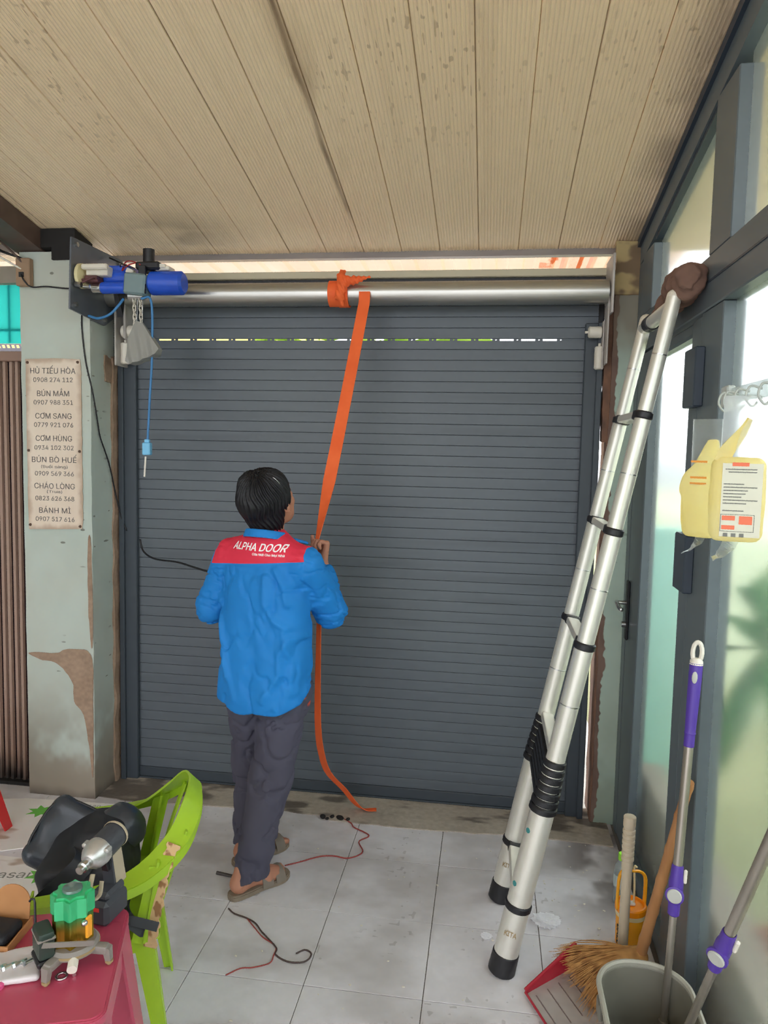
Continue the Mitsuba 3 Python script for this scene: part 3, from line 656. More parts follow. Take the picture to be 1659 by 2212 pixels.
put('stray_cable', tube(smoothline([(-1.78, 3.60, 1.30), (-1.75, 3.58, 1.24), (-1.66, 3.52, 1.215), (-1.50, 3.42, 1.22), (-1.38, 3.33, 1.215), (-1.2, 3.25, 1.19)], 8), 0.0045, 7), 'm_black', True)
tag('stray_cable', 'black cable crossing the shutter behind the man at elbow height', 'cable')
put('terminal_box__box', bx(-2.272, -2.200, 3.335, 3.371, 2.535, 2.665, 0.004), mat('m_box', (150, 122, 98), 0.6))
put('terminal_box__hole', bx(-2.252, -2.228, 3.331, 3.336, 2.575, 2.598), 'm_black')
tag('terminal_box', 'brown junction box high on the edge of the green column', 'junction box')
put('box_cable', tube(smoothline([(-2.238, 3.33, 2.585), (-2.22, 3.325, 2.555), (-2.195, 3.345, 2.530), (-2.13, 3.362, 2.535), (-2.02, 3.362, 2.525), (-1.93, 3.35, 2.53)], 7), 0.0035, 6), 'm_black', True)
tag('box_cable', 'short black cable from the brown junction box towards the motor', 'cable')

# ------------------------------------------------------------------ telephone list on the column
SG = 'phone_list_sign'
tag(SG, 'old beige board of food stall names and telephone numbers on the green column', 'sign')
zt = lambda yp: 2.195 - (yp - 775) * 0.002260
pts = [(-2.250, 2.192), (-2.1, 2.197), (-1.966, 2.192)] + [(-1.962 + 0.004 * rng.rand(), z) for z in np.linspace(2.16, 1.40, 40)] + [(-1.966, 1.372), (-2.1, 1.366), (-2.246, 1.362)] + [(-2.25 + 0.003 * rng.rand(), z) for z in np.linspace(1.40, 2.16, 20)]
def c_sign(p, n, uv):
    c = mix(lin(214, 196, 178), lin(226, 212, 196), fbm(p.x * 5, p.z * 4, 1, 4))
    e = smoothstep(0.035, 0.0, dr.minimum(dr.minimum(p.x + 2.25, -1.962 - p.x), dr.minimum(p.z - 1.364, 2.195 - p.z)) - 0.012 + 0.03 * fbm(p.x * 22, p.z * 22, 3, 3))
    return mix(c, lin(150, 118, 92), 0.6 * e)
put(SG + '__board', at(prism(Polygon(pts).buffer(0), 0.004), (0, 3.3695, 0), (1, 0, 0), (0, 0, 1), (0, -1, 0)), mat('m_sign', c_sign, 0.5))
mat('m_ink', (92, 84, 82), 0.6)
rows = [('HỦ TIẾU HÒA', 801, 11.5), ('0908 274 112', 820, 9.5), ('BÚN MẮM', 849, 11.5), ('0907 988 351', 868, 9.5), ('CƠM SANG', 897, 11.5), ('0779 921 076', 916, 9.5), ('CƠM HÙNG', 945, 11.5), ('0934 102 302', 965, 9.5), ('BÚN BÒ HUẾ', 991, 11.5), ('(Buổi sáng)', 1006, 6), ('0909 569 366', 1021, 9.5), ('CHÁO LÒNG', 1048, 11.5), ('(Trưa)', 1060, 6), ('0823 626 368', 1075, 9.5), ('BÁNH MÌ', 1101, 11.5), ('0907 517 616', 1120, 9.5)]
for s, yp, hh in rows:
    h = hh * 0.00226
    w = {True: 0.205}.get(s[0].isdigit()) or min(0.235, 0.0225 * len(s) * hh / 11.5 + 0.01)
    k = put(SG + '__lettering', text(s, h, (-2.106, 3.3656, zt(yp) - h / 2), (1, 0, 0.0), (0, 0, 1), 0.0012, hh > 10 and False, True, w), 'm_ink')
for x, z in ((-1.976, 2.178), (-2.238, 2.176), (-2.238, 1.384), (-1.974, 1.384), (-2.24, 1.75), (-1.972, 1.75)):
    put(SG + '__screw', cyl((x, 3.367, z), (x, 3.359, z), 0.0075, 0.005, 12), mat('m_rustscrew', (90, 68, 56), 0.6) if 'm_rustscrew' not in scene else 'm_rustscrew')

# ------------------------------------------------------------------ folding gate left of the column, with its fanlight
GT = 'folding_gate'
tag(GT, 'brown folding steel gate of narrow upright channels left of the green column', 'gate')
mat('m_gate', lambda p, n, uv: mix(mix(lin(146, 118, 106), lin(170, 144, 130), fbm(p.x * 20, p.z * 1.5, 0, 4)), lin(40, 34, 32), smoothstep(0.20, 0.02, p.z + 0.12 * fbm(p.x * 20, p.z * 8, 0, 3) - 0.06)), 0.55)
mat('m_gate_dark', (58, 42, 44), 0.6)
ch = mikit.ply(prism(Polygon([(0, 0), (0.003, -0.016), (0.018, -0.016), (0.021, 0), (0.0185, 0), (0.0165, -0.0135), (0.0045, -0.0135), (0.0025, 0)]), 2.165, 0.025), 'm_gate')
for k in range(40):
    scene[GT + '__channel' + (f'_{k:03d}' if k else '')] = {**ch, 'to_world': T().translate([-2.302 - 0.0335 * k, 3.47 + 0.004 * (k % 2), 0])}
put(GT + '__dark_gap_sheet', bx(-3.70, -2.278, 3.478, 3.482, 0.02, 2.20), 'm_gate_dark')  # dark sheet added behind the channels so the gaps between them stay dark
put(GT + '__bottom_track', bx(-3.70, -2.278, 3.44, 3.50, -0.002, 0.018, 0.002), 'm_black_matte')
put(GT + '__head_rail', bx(-4.2, -2.278, 3.43, 3.52, 2.19, 2.238, 0.003), mat('m_headrail', (140, 112, 100), 0.55))
struct('window_6')
put('window_6', trimesh.Trimesh([(-4.2, 3.50, 2.285), (-2.278, 3.50, 2.285), (-2.278, 3.50, 2.575), (-4.2, 3.50, 2.575)], [[0, 1, 2], [0, 2, 3]], process=False), 'm_turquoise')
put('window_6__bar', cat(bx(-4.2, -2.278, 3.505, 3.512, 2.345, 2.358), *[bx(x, x + 0.014, 3.505, 3.512, 2.287, 2.573) for x in (-2.43, -2.75, -3.07, -3.39, -3.71)]), mat('m_teal', (30, 150, 156), 0.5))
strip = sbox(-4.2, 2.239, -2.278, 2.284)
hs = [Polygon([(x, 2.262), (x + 0.016, 2.262), (x + 0.010, 2.278), (x - 0.006, 2.278)]) for x in np.arange(-4.15, -2.30, 0.026)]
put('window_6__vent_strip', at(prism(strip.difference(shapely.union_all(hs)), 0.003), (0, 3.50, 0), (1, 0, 0), (0, 0, 1), (0, -1, 0)), mat('m_lilac', (190, 186, 208), 0.5))
struct('trim_2')
put('trim_2', rough_box(-4.2, -2.276, 3.46, 3.56, 2.576, 2.655, 0.004, 33, 0.04), 'm_concrete', 40)
put('trim_2__vent_block', cat(bx(-2.345, -2.285, 3.45, 3.461, 2.588, 2.645, 0.002)), 'm_plaster')
put('trim_2__vent_hole', cat(*[cyl((-2.315 + 0.011 * a, 3.449, 2.6165 + 0.011 * b), (-2.315 + 0.011 * a, 3.452, 2.6165 + 0.011 * b), 0.0075, n=10) for a in (-1, 1) for b in (-1, 1)]), 'm_black_matte')
struct('wall_front')
put('wall_front', cat(bx(-4.2, -3.70, 3.46, 3.56, 0, 2.19)), 'm_paint')
# ------------------------------------------------------------------ the man
PE = 'person'
tag(PE, 'man in a blue work jacket with red yoke pulling the orange strap', 'person')
TH = math.radians(17)
tr, tf = V(math.cos(TH), -math.sin(TH), 0), V(math.sin(TH), math.cos(TH), 0)
TO = V(-0.852, 2.80, 0)
RT = np.stack([tr, tf, V(0, 0, 1)])                      # world -> torso frame
tw = lambda x, y, z: TO + tr * x + tf * y + V(0, 0, z)
HC = V(-0.846, 2.822, 1.572)                             # head centre
hy, hp = math.radians(24), math.radians(30)
hf = V(math.sin(hy) * math.cos(hp), math.cos(hy) * math.cos(hp), math.sin(hp))
hr = V(math.cos(hy), -math.sin(hy), 0)
hu = np.cross(hr, hf)
RH = np.stack([hr, hf, hu])
sR, sL = tw(.168, 0.0, 1.345), tw(-.168, 0.0, 1.352)
eR, wR = V(-0.622, 2.915, 1.130), V(-0.675, 2.985, 1.315)
eL, wL = V(-1.105, 2.855, 1.135), V(-0.905, 2.985, 1.165)
hipR, knR, anR = V(-0.775, 2.83, 0.84), V(-0.838, 2.815, 0.455), V(-0.905, 2.752, 0.085)
hipL, knL, anL = V(-0.940, 2.86, 0.84), V(-0.962, 2.96, 0.465), V(-0.972, 2.985, 0.085)
fd = unit(V(0.63, 0.776, 0)); fs = V(fd[1], -fd[0], 0)
# hands: palm centre, palm axes (a: towards the knuckles, b: out of the back of the hand, c: towards the thumb)
def hand_bones(w, a, b, thumb, curl, s=1.0):
    a, b = unit(a), unit(b - a * (np.dot(a, b))); c = np.cross(a, b) * thumb
    B = []
    k = w + a * 0.085 * s
    for i, (o, L) in enumerate(((0.030, .80), (0.010, .90), (-0.011, .84), (-0.031, .66))):
        root = k + c * o * s
        B.append((w + c * o * 0.5 * s, root, 0.0155 * s, 0.0115 * s))
        p, ang = root, 0.15
        for j, (l, r) in enumerate(((.044, .0100), (.027, .0090), (.021, .0080))):
            ang += curl[j]
            q = p + (a * math.cos(ang) - b * math.sin(ang)) * l * L * s
            B.append((p, q, r * s, (r - .0009) * s)); p = q
    t0 = w + a * 0.025 * s + c * 0.022 * s - b * 0.004
    t1 = t0 + (a * .62 + c * .62 - b * .35) * 0.042 * s
    t2 = t1 + (a * .95 + c * .12 - b * .35) * 0.034 * s
    t3 = t2 + (a * .98 - c * .18 - b * .30) * 0.026 * s
    B += [(t0, t1, .0135 * s, .0115 * s), (t1, t2, .0112 * s, .0100 * s), (t2, t3, .0100 * s, .0085 * s)]
    return B
handR = hand_bones(wR, V(0.06, 0.16, 0.98), V(0.80, 0.55, -0.15), 1, (1.25, 1.35, 0.9), 0.98)
handL = hand_bones(wL, V(0.80, 0.60, 0.05), V(-0.25, 0.42, 0.85), -1, (0.55, 0.6, 0.4), 0.95)
def foot_d(p, an, toe):
    h = an * V(1, 1, 0) - fd * 0.045
    d = seg(p, h + V(0, 0, .052), h + fd * .02 + V(0, 0, .105), .034, .036)
    d = smin(d, seg(p, h + V(0, 0, .054), h + fd * .12 + fs * .004 + V(0, 0, .050), .032, .030), .02)
    d = smin(d, seg(p, h + fd * .05 + V(0, 0, .082), h + fd * .15 + V(0, 0, .048), .028, .022), .02)
    d = smin(d, seg(p, h + fd * .12 + fs * .012 * toe + V(0, 0, .043), h + fd * .175 + fs * .006 * toe + V(0, 0, .038), .034, .026), .02)
    for k in range(5):
        o = (-.026 + .0135 * k) * toe
        L = (.215, .217, .211, .202, .190)[k]
        d = smin(d, seg(p, h + fd * .165 + fs * o + V(0, 0, .040), h + fd * L + fs * o * 1.12 + V(0, 0, .034), .0105, .0115 if k == 0 else .0085), .006)
    return d
def head_local(q):
    d = ell(q, (0, -.012, .030), (.074, .094, .088))
    d = smin(d, ell(q, (0, .032, -.038), (.058, .058, .074)), .03)
    d = smin(d, ell(q, (0, .052, -.086), (.028, .026, .022)), .025)          # chin
    for s in (-1, 1):
        d = smin(d, ell(q, (s * .040, .056, -.022), (.022, .020, .020)), .02)   # cheeks
        d = -smin(-d, ell(q, (s * .032, .090, .004), (.016, .014, .011)), .010)  # sockets
        d = smin(d, ell(q, (s * .032, .0785, .003), (.0125, .0115, .011)), .003)
        d = smin(d, seg(q, V(s * .016, .088, .020), V(s * .048, .076, .019), .006, .005), .008)
        e = q * V(s, 1, 1)
        ear = smin(ell(e, (.079, -.008, -.004), (.008, .019, .031)), ell(e, (.076, .000, -.026), (.007, .010, .013)), .008)
        ear = -smin(-ear, ell(e, (.087, -.004, .000), (.006, .010, .017)), .004)
        d = smin(d, ear, .006)
    d = smin(d, seg(q, V(0, .090, .010), V(0, .112, -.030), .008, .013), .010)
    for s in (-1, 1): d = smin(d, ell(q, (s * .012, .100, -.034), (.009, .010, .007)), .006)
    d = smin(d, ell(q, (0, .086, -.056), (.024, .010, .006)), .004)
    d = smin(d, ell(q, (0, .085, -.067), (.020, .010, .006)), .004)
    return d
nb0, nb1 = tw(0, -.012, 1.38), HC - hu * .045 - hf * .026
def body(p):
    d = smin(head_local((p - HC) @ RH.T), seg(p, nb0, nb1, .062, .054), .02)
    t = seg(p, tw(-.09, 0, 1.32), tw(.09, 0, 1.32), .085, .085)
    t = smin(t, ell(p, tw(0, .01, 1.22), (.135, .105, .17), RT), .04)
    t = smin(t, ell(p, tw(0, .01, .98), (.125, .095, .18), RT), .04)
    t = smin(t, seg(p, hipL + V(.03, 0, 0), hipR - V(.03, 0, 0), .085, .085), .05)
    d = smin(d, t, .03)
    for a, b, c, H in ((sR, eR, wR, handR), (sL, eL, wL, handL)):
        d = smin(d, seg(p, a, b, .050, .038), .03)
        d = smin(d, seg(p, b, c, .037, .026), .015)
        hd = np.minimum.reduce([seg(p, *x) for x in H[:4]] if False else [seg(p, *x) for x in H])
        pal = smin(smin(seg(p, *H[0]), seg(p, *H[4]), .012), smin(seg(p, *H[8]), seg(p, *H[12]), .012), .012)
        hd = smin(hd, pal, .003)
        d = smin(d, hd, .010)
    for a, b, c in ((hipR, knR, anR), (hipL, knL, anL)):
        d = smin(d, seg(p, a, b, .085, .055), .03)
        d = smin(d, smin(seg(p, b, b * .45 + c * .55, .052, .050), seg(p, b * .45 + c * .55, c, .050, .036), .02), .02)
    d = smin(d, np.minimum(foot_d(p, anR, 1), foot_d(p, anL, -1)), .012)
    return d
mat('m_skin', lambda p, n, uv: mix(lin(164, 112, 90), lin(182, 128, 104), fbm(p.x * 14, p.y * 14, p.z * 14, 3)), 0.5, spec=0.4)
put(PE + '__body', net(body, (-1.19, 2.62, 0.012), (-0.52, 3.24, 1.72), 0.0042), 'm_skin', True)
# hair: a thick black mop, brushed from the crown
def hair(p):
    q = (p - HC) @ RH.T
    d = ell(q, (-.002, -.026, .044), (.102, .112, .096))
    d = smin(d, ell(q, (0, -.060, -.030), (.078, .060, .080)), .03)
    d = smin(d, ell(q, (0, -.010, .085), (.075, .085, .058)), .03)
    d = smin(d, ell(q, (-.03, -.03, .12), (.05, .05, .03)), .02)
    ang = np.arctan2(q[..., 0], q[..., 1] + .02)
    d = d + 0.0075 * (meshkit.fbm(np.stack([ang * 9, q[..., 2] * 9, q[..., 1] * 7], -1), 3, 4) - .5) + 0.004 * np.sin(ang * 34 + 9 * meshkit.noise(q * 18, 3))
    face = boxd(q, (0, .115, -.06), (.09, .085, .098), .03)
    side = boxd(q, (0, .03, -.095), (.12, .05, .075), .03)
    d = smax(d, -face, .012); d = smax(d, -side, .012)
    return smax(d, -(q[..., 2] + .112), .03)
put(PE + '__hair', net(hair, HC - .16, HC + .17, 0.0034, 2.2), mat('m_hair', lambda p, n, uv: mix(lin(10, 11, 16), lin(24, 24, 29), noise(p.x * 60, p.y * 60, p.z * 25)), 0.5, spec=0.35), True)
put(PE + '__hair__headband', tube(smoothline([HC + RH.T @ V(*x) for x in ((.088, .0, .075), (.07, -.005, .118), (.03, -.01, .138), (-.01, -.01, .144), (-.05, -.01, .134))], 8), 0.0022, 6), 'm_chrome', True)
# jacket
def sup(x, y, a, b, e=2.6): return ((np.abs(x) / a) ** e + (np.abs(y) / b) ** e) ** (1 / e)
Zk = [0.60, 0.80, 0.95, 1.10, 1.22, 1.32, 1.40, 1.47]
Ak = [.196, .194, .184, .178, .180, .176, .120, .060]
Bk = [.128, .134, .128, .124, .122, .108, .086, .060]
folds = [([(-.185, 1.20), (-.135, 1.02), (-.10, .90)], .016, .010), ([(-.15, 1.10), (-.09, .90), (-.06, .82)], .014, .006), ([(.098, 1.33), (.132, 1.27), (.150, 1.20)], .012, .009),
         ([(.060, 1.30), (.066, 1.20), (.10, 1.14), (.15, 1.11)], .014, .010), ([(.165, 1.07), (.125, 1.0), (.135, .93), (.07, .83)], .016, .010), ([(.14, 1.09), (.17, .98), (.18, .86)], .014, .008),
         ([(.10, 1.28), (.10, 1.18)], .010, -.007), ([(-.02, 1.12), (.03, .98), (.01, .86)], .030, -.006), ([(-.175, 1.32), (-.19, 1.22)], .012, .007), ([(-.12, .95), (-.15, .84)], .014, .006)]
def poly_d(x, z, pts):
    d = None
    for a, b in zip(pts[:-1], pts[1:]):
        a, b = np.array(a), np.array(b); e = b - a
        t = np.clip(((x - a[0]) * e[0] + (z - a[1]) * e[1]) / (e @ e), 0, 1)
        q = np.hypot(x - a[0] - t * e[0], z - a[1] - t * e[1])
        d = q if d is None else np.minimum(d, q)
    return d
def jacket(p):
    q = (p - TO) @ RT.T
    x, y, z = q[..., 0], q[..., 1] - .004, q[..., 2]
    A, Bb = np.interp(z, Zk, Ak), np.interp(z, Zk, Bk)
    lean = -.012 * np.clip((1.25 - z) / .4, 0, 1)
    t = (sup(x, y - lean, A, Bb) - 1) * Bb
    t = smax(t, z - 1.475, .02)
    sh = np.minimum(seg(p, tw(0, -.012, 1.388), sR + V(0, 0, .006), .080, .064), seg(p, tw(0, -.012, 1.388), sL + V(0, 0, .006), .080, .064))
    t = smin(t, sh, .035)
    rdg = np.abs(meshkit.fbm(np.stack([x * 9 + z * 3, y * 6, z * 5 - x * 4], -1), 3, 17) - .5)
    t = t + (.007 * np.exp(-(rdg / .05) ** 2) - .003) * np.clip((1.34 - z) / .05, 0, 1)
    back = np.clip(-y / .06, 0, 1)
    for pts, w, am in folds:
        t = t - am * back * np.exp(-(poly_d(x, z, pts) / w) ** 2)
    t = t + 0.010 * (meshkit.fbm(np.stack([x * 7, y * 5, z * 3.2], -1), 3, 11) - .5)
    s1 = smin(seg(p, sR + V(0, 0, -.004), eR, .070, .063), seg(p, eR, eR + (wR - eR) * .78, .062, .046), .02)
    s1 = s1 + .008 * np.exp(-(np.abs(meshkit.fbm(p * V(11, 11, 17), 3, 27) - .5) / .05) ** 2) - .004
    s1 = s1 + 0.012 * (meshkit.fbm(p * V(9, 9, 16), 3, 21) - .5) + .003 * np.sin(p[..., 2] * 95 + p[..., 0] * 50) * np.exp(-(np.linalg.norm(p - eR, axis=-1) / .08) ** 2)
    s2 = smin(seg(p, sL + V(0, 0, -.004), eL, .070, .060), seg(p, eL, wL, .060, .046), .02)
    s2 = s2 + .008 * np.exp(-(np.abs(meshkit.fbm(p * V(11, 11, 17), 3, 29) - .5) / .05) ** 2) - .004
    s2 = s2 + 0.012 * (meshkit.fbm(p * V(9, 9, 16), 3, 22) - .5)
    d = smin(smin(t, s1, .016), s2, .016)
    hem = .840 - .075 * np.sqrt(np.clip(1 - (x / .215) ** 2, 0, 1)) * np.clip(-y / .05, -.6, 1) + .006 * np.sin(x * 40)
    d = smax(d, hem - z, .006)
    inside = (sup(x, y - lean, A - .026, Bb - .026) - 1) * Bb        # hollow below, so that the hem is an edge
    return smax(d, -smax(inside, z - (hem + .02), .004), .003)
jm = net(jacket, (-1.20, 2.62, 0.74), (-0.52, 3.14, 1.50), 0.0048, 1.8)
JV = np.asarray(jm.vertices)
def plane_split(m, o, n):
    a = trimesh.intersections.slice_mesh_plane(m, n, o); b = trimesh.intersections.slice_mesh_plane(m, -np.asarray(n), o)
    return a, b
up_, low_ = plane_split(jm, tw(0, 0, 1.346), V(0, 0, 1) - tr * 0.09)
in1, out1 = plane_split(up_, tw(.205, 0, 1.35), -tr + V(0, 0, -.22))
in2, out2 = plane_split(in1, tw(-.222, 0, 1.34), tr + V(0, 0, -.2))
yok, front_ = plane_split(in2, tw(0, .055, 1.40), -tf)
mat('m_jacket', lambda p, n, uv: mix(lin(22, 112, 186), lin(32, 126, 200), fbm(p.x * 4, p.y * 4, p.z * 4, 3)), 0.62, spec=0.3, bump=(lambda p, n, uv: fbm(p.x * 260, p.y * 260, p.z * 260, 2), 0.0006, 3e-4))
mat('m_yoke', (214, 50, 74), 0.62, spec=0.3)
put(PE + '__jacket', cat(low_, out1, out2, front_), 'm_jacket', 50)
put(PE + '__jacket__yoke', yok, 'm_yoke', 50)
labels[PE + '__jacket__yoke'] = {'label': 'red shoulder yoke'}
def collar(p):
    q = (p - tw(0, -.012, 1.452)) @ RT.T
    z = q[..., 2] + .20 * q[..., 1]
    r = np.hypot(q[..., 0], q[..., 1] * .95)
    R = .073 + .35 * np.clip(-z + .012, 0, .06)
    d = smax(np.abs(r - R) - .0045, np.abs(z + .004) - .017, .006)
    flap = seg(q, V(.07, .03, -.012), V(.135, .075, -.035), .018, .012)
    flap = smax(flap, np.abs(q[..., 2] + .012 + .30 * (q[..., 0] - .07)) - .005, .006)
    return smin(d, flap, .008)
put(PE + '__jacket__collar', net(collar, tw(0, 0, 1.45) - .19, tw(0, 0, 1.45) + .19, 0.0035, 2.0), 'm_jacket', True)
# lettering laid on the back of the yoke
qy = trimesh.proximity.ProximityQuery
back_pts = JV[((JV - TO) @ RT.T)[:, 1] < -0.02]
from scipy.interpolate import LinearNDInterpolator
bl = (back_pts - TO) @ RT.T
surf = LinearNDInterpolator(bl[:, [0, 2]], bl[:, 1])
def on_back(s, h, x0, x1, z, slant=0.0, bold=False, slope=-.0):
    m = meshkit.text_mesh(s, h, 0.0012, bold)
    m = trimesh.Trimesh(*trimesh.remesh.subdivide_to_size(m.vertices, m.faces, 0.012), process=False)
    v = np.array(m.vertices); v[:, 0] += slant * v[:, 1]
    v[:, 0] = x0 + (v[:, 0] - v[:, 0].min()) / np.ptp(v[:, 0]) * (x1 - x0); v[:, 1] += z + slope * v[:, 0]
    y = surf(v[:, 0], v[:, 1])
    y = np.where(np.isnan(y), -.1, y)
    w = TO + v[:, :1] * tr + (y - 0.0016 - v[:, 2])[:, None] * tf + v[:, 1:2] * V(0, 0, 1)
    return trimesh.Trimesh(w, m.faces, process=False)
mat('m_letter', (240, 236, 236), 0.6)
put(PE + '__jacket__lettering', on_back('ALPHA DOOR', 0.027, -.108, .128, 1.396, 0.22, True), 'm_letter')
put(PE + '__jacket__lettering', on_back('Cửa Mới Cho Mọi Nhà', 0.0085, -.004, .126, 1.3785, 0.05, True), 'm_letter')
# trousers
def trousers(p):
    d = smin(seg(p, hipL + V(.03, 0, .02), hipR + V(-.03, 0, .02), .102, .102), ell(p, tw(0, -.025, .84), (.145, .095, .11), RT), .04)
    lz = p[..., 2]
    for a, b, c, sd in ((hipR, knR, anR, 31), (hipL, knL, anL, 32)):
        cl = c + V(0, 0, -.03)
        L = smin(seg(p, a, b, .104, .080), seg(p, b, cl, .078, .067), .03)
        L = L + .012 * np.exp(-(np.abs(meshkit.fbm(p * V(9, 9, 8), 3, sd + 5) - .5) / .05) ** 2) - .005
        L = L + 0.022 * (meshkit.fbm(p * V(8, 8, 5), 3, sd) - .5) + .004 * np.sin(lz * 60 + p[..., 0] * 30) * np.clip((.3 - lz) / .2, 0, 1)
        d = smin(d, L, .012)
    d = smax(d, .066 + .012 * np.sin(p[..., 0] * 35) - lz, .006)
    # legs are open tubes at the hem
    for c, b in ((anR, knR), (anL, knL)):
        d = smax(d, -smax(seg(p, c + V(0, 0, -.05), c + (b - c) * .3, .046, .046), lz - .13, .004), .003)
    return smax(d, lz - .90, .01)
def c_trouser(p, n, uv):
    c = mix(lin(66, 65, 80), lin(84, 82, 96), fbm(p.x * 9, p.y * 9, p.z * 5, 3))
    f = smoothstep(0.66, 0.72, fbm(p.x * 26, p.y * 26, p.z * 26, 2)) * smoothstep(0.745, 0.765, p.z)
    return mix(c, lin(196, 78, 48), 0.8 * f)
put(PE + '__trousers', net(trousers, (-1.12, 2.62, 0.055), (-0.56, 3.12, 0.95), 0.0048, 1.8), mat('m_trouser', c_trouser, 0.8, spec=0.2), True)
# sandals
def sandal(an, toe):
    h = an * V(1, 1, 0) - fd * 0.045
    out = [(-.045, 0), (-.030, .030), (0.03, .036), (.10, .036), (.16, .047), (.20, .043), (.232, .022), (.240, 0), (.234, -.022), (.205, -.040), (.16, -.046), (.10, -.038), (.03, -.034), (-.030, -.030)]
    s = prism(Polygon(smoothline(out, 5, True)), 0.016, 0.0)
    top = prism(Polygon(smoothline(out, 5, True)).buffer(-.003), 0.006, 0.016)
    sole = at(cat(s, top), h + V(0, 0, .002), fd, fs, V(0, 0, 1))
    band = []
    for u0, u1, lift in ((.085, .135, .082), (.150, .195, .062)):
        for k in range(1):
            pts = []
            for a in np.linspace(0, math.pi, 15):
                pts.append(h + fd * ((u0 + u1) / 2) + fs * .046 * math.cos(a) + V(0, 0, .014 + (lift - .014) * math.sin(a)))
            band.append(ribbon(pts, fd, u1 - u0, .004))
    return sole, band
mat('m_sandal', lambda p, n, uv: mix(lin(112, 98, 84), lin(134, 120, 104), fbm(p.x * 40, p.y * 40, p.z * 40, 2)), 0.75)
mat('m_sandal_strap', (118, 108, 98), 0.7)
for an, toe in ((anR, 1), (anL, -1)):
    sole, band = sandal(an, toe)
    key = put(PE + '__sandal', sole, 'm_sandal')
    for b_ in band: put(key + '__strap', b_, 'm_sandal_strap', 40)

# ------------------------------------------------------------------ orange strap: knotted round the tube, through his hand, down to the floor
ST = 'webbing_strap'
tag(ST, 'long orange webbing strap knotted round the roller tube and hanging to the floor', 'strap')
mat('m_strap', lambda p, n, uv: mix(lin(226, 92, 44), lin(240, 112, 60), fbm(p.x * 12, p.y * 12, p.z * 12, 3)), 0.6, spec=0.3)
grip = wR + unit(V(0.06, 0.16, 0.98)) * 0.088 + V(-0.028, -0.016, 0.006)
p0 = [V(-0.600, 3.462, 2.52), V(-0.598, 3.450, 2.47)]
run = [p0[1] * (1 - t) + grip * t + V(0, 0, -.015 * math.sin(math.pi * t)) for t in np.linspace(0, 1, 30)]
wid = np.linspace(.052, .054, 30); wid[-7:] = np.linspace(.050, .030, 7)
side = [unit(V(1, 0.1, 0.06) * (1 - max(0, t - .75) / .25) + V(.6, -.7, .2) * (max(0, t - .75) / .25)) for t in np.linspace(0, 1, 30)]
put(ST, ribbon(p0[:1] + run, np.vstack([side[:1], side]), np.r_[wid[:1], wid], .003), 'm_strap', 40)
dn = smoothline([grip, grip + V(-.004, .01, -.06), V(-0.700, 3.05, 1.22), V(-0.702, 3.06, 1.00), V(-0.712, 3.10, 0.75), V(-0.722, 3.16, 0.55), V(-0.725, 3.24, 0.40), V(-0.705, 3.31, 0.27), V(-0.648, 3.42, 0.14), V(-0.600, 3.47, 0.05), V(-0.560, 3.49, 0.014), V(-.498, 3.50, .012)], 8)
ts = np.linspace(0, 1, len(dn))
put(ST + '__tail', ribbon(dn, np.stack([np.interp(ts, [0, .1, .4, .7, 1], c) for c in ([.3, .5, .97, .9, .5], [-.9, -.8, -.2, -.5, -.8], [0, 0, 0, .3, .15])], 1), np.interp(ts, [0, .08, .3, .9, 1], [.024, .03, .026, .046, .046]), .003), 'm_strap', 40)
a = np.linspace(0, 2 * math.pi, 40)
ring = np.stack([np.full(40, -.735), 3.525 + .0585 * np.cos(a), 2.523 + .0585 * np.sin(a)], 1)
for dx, w_ in ((0, .085), (.028, .05)):
    put(ST + '__wrap', ribbon(ring + V(dx, 0, 0) + (V(0, 0, 0) if dx == 0 else (ring - V(-.735, 3.525, 2.523)) * .05), V(1, 0, 0), w_, .004), 'm_strap', 40)
def knot(p):
    d = ell(p, V(-.700, 3.455, 2.568), (.030, .024, .026))
    d = smin(d, seg(p, V(-.712, 3.46, 2.585), V(-.708, 3.475, 2.61), .022, .016), .012)
    d = smin(d, seg(p, V(-.690, 3.452, 2.565), V(-.650, 3.462, 2.572), .022, .018), .010)
    d = smin(d, seg(p, V(-.650, 3.462, 2.572), V(-.575, 3.455, 2.585), .019, .004), .010)
    d = smin(d, seg(p, V(-.700, 3.452, 2.55), V(-.718, 3.455, 2.50), .022, .022), .010)
    d = smin(d, seg(p, V(-.712, 3.452, 2.50), V(-.705, 3.46, 2.462), .016, .010), .010)
    return d + .004 * np.sin(p[..., 0] * 260 + p[..., 2] * 140) * .6 + .006 * (meshkit.fbm(p * 45, 2, 3) - .5)
put(ST + '__knot', net(knot, (-.76, 3.41, 2.43), (-.55, 3.51, 2.65), 0.0032, 2), 'm_strap', 50)
# ------------------------------------------------------------------ telescopic ladder leaning on the transom
LA = 'telescopic_ladder'
tag(LA, 'silver telescopic ladder with black collars leaning on the partition', 'ladder')
mat('m_alu', lambda p, n, uv: mix(lin(214, 212, 204), lin(236, 233, 222), fbm(p.x * 8, p.y * 8, p.z * 2, 3)), 0.36, 0.55)
mat('m_gold', (150, 128, 92), 0.5)
mat('m_teal_mark', (60, 130, 130), 0.5)
LYN, LYF = 2.462, 2.885
lp = lambda y, z: V(0.098 + 0.1995 * z, y, z)
ldir = unit(V(0.1995, 0, 1))
lax = unit(np.cross(V(0, 1, 0), ldir))               # across the rung, pointing into the room's floor side
def lring(key, y, z0, z1, r0, r1, m, c=0.002):
    a, b = lp(y, z0), lp(y, z1)
    L = np.linalg.norm(b - a)
    s, u, w = frame_of(b - a)
    return put(key, at(lathe([(0, 0), (r0 - c, 0), (r0, c), (r1, L - c), (r1 - c, L), (0, L)], 28), a, s, u, w), m, 30)
collars = [0.235, 0.59, 1.150, 1.530, 1.905]
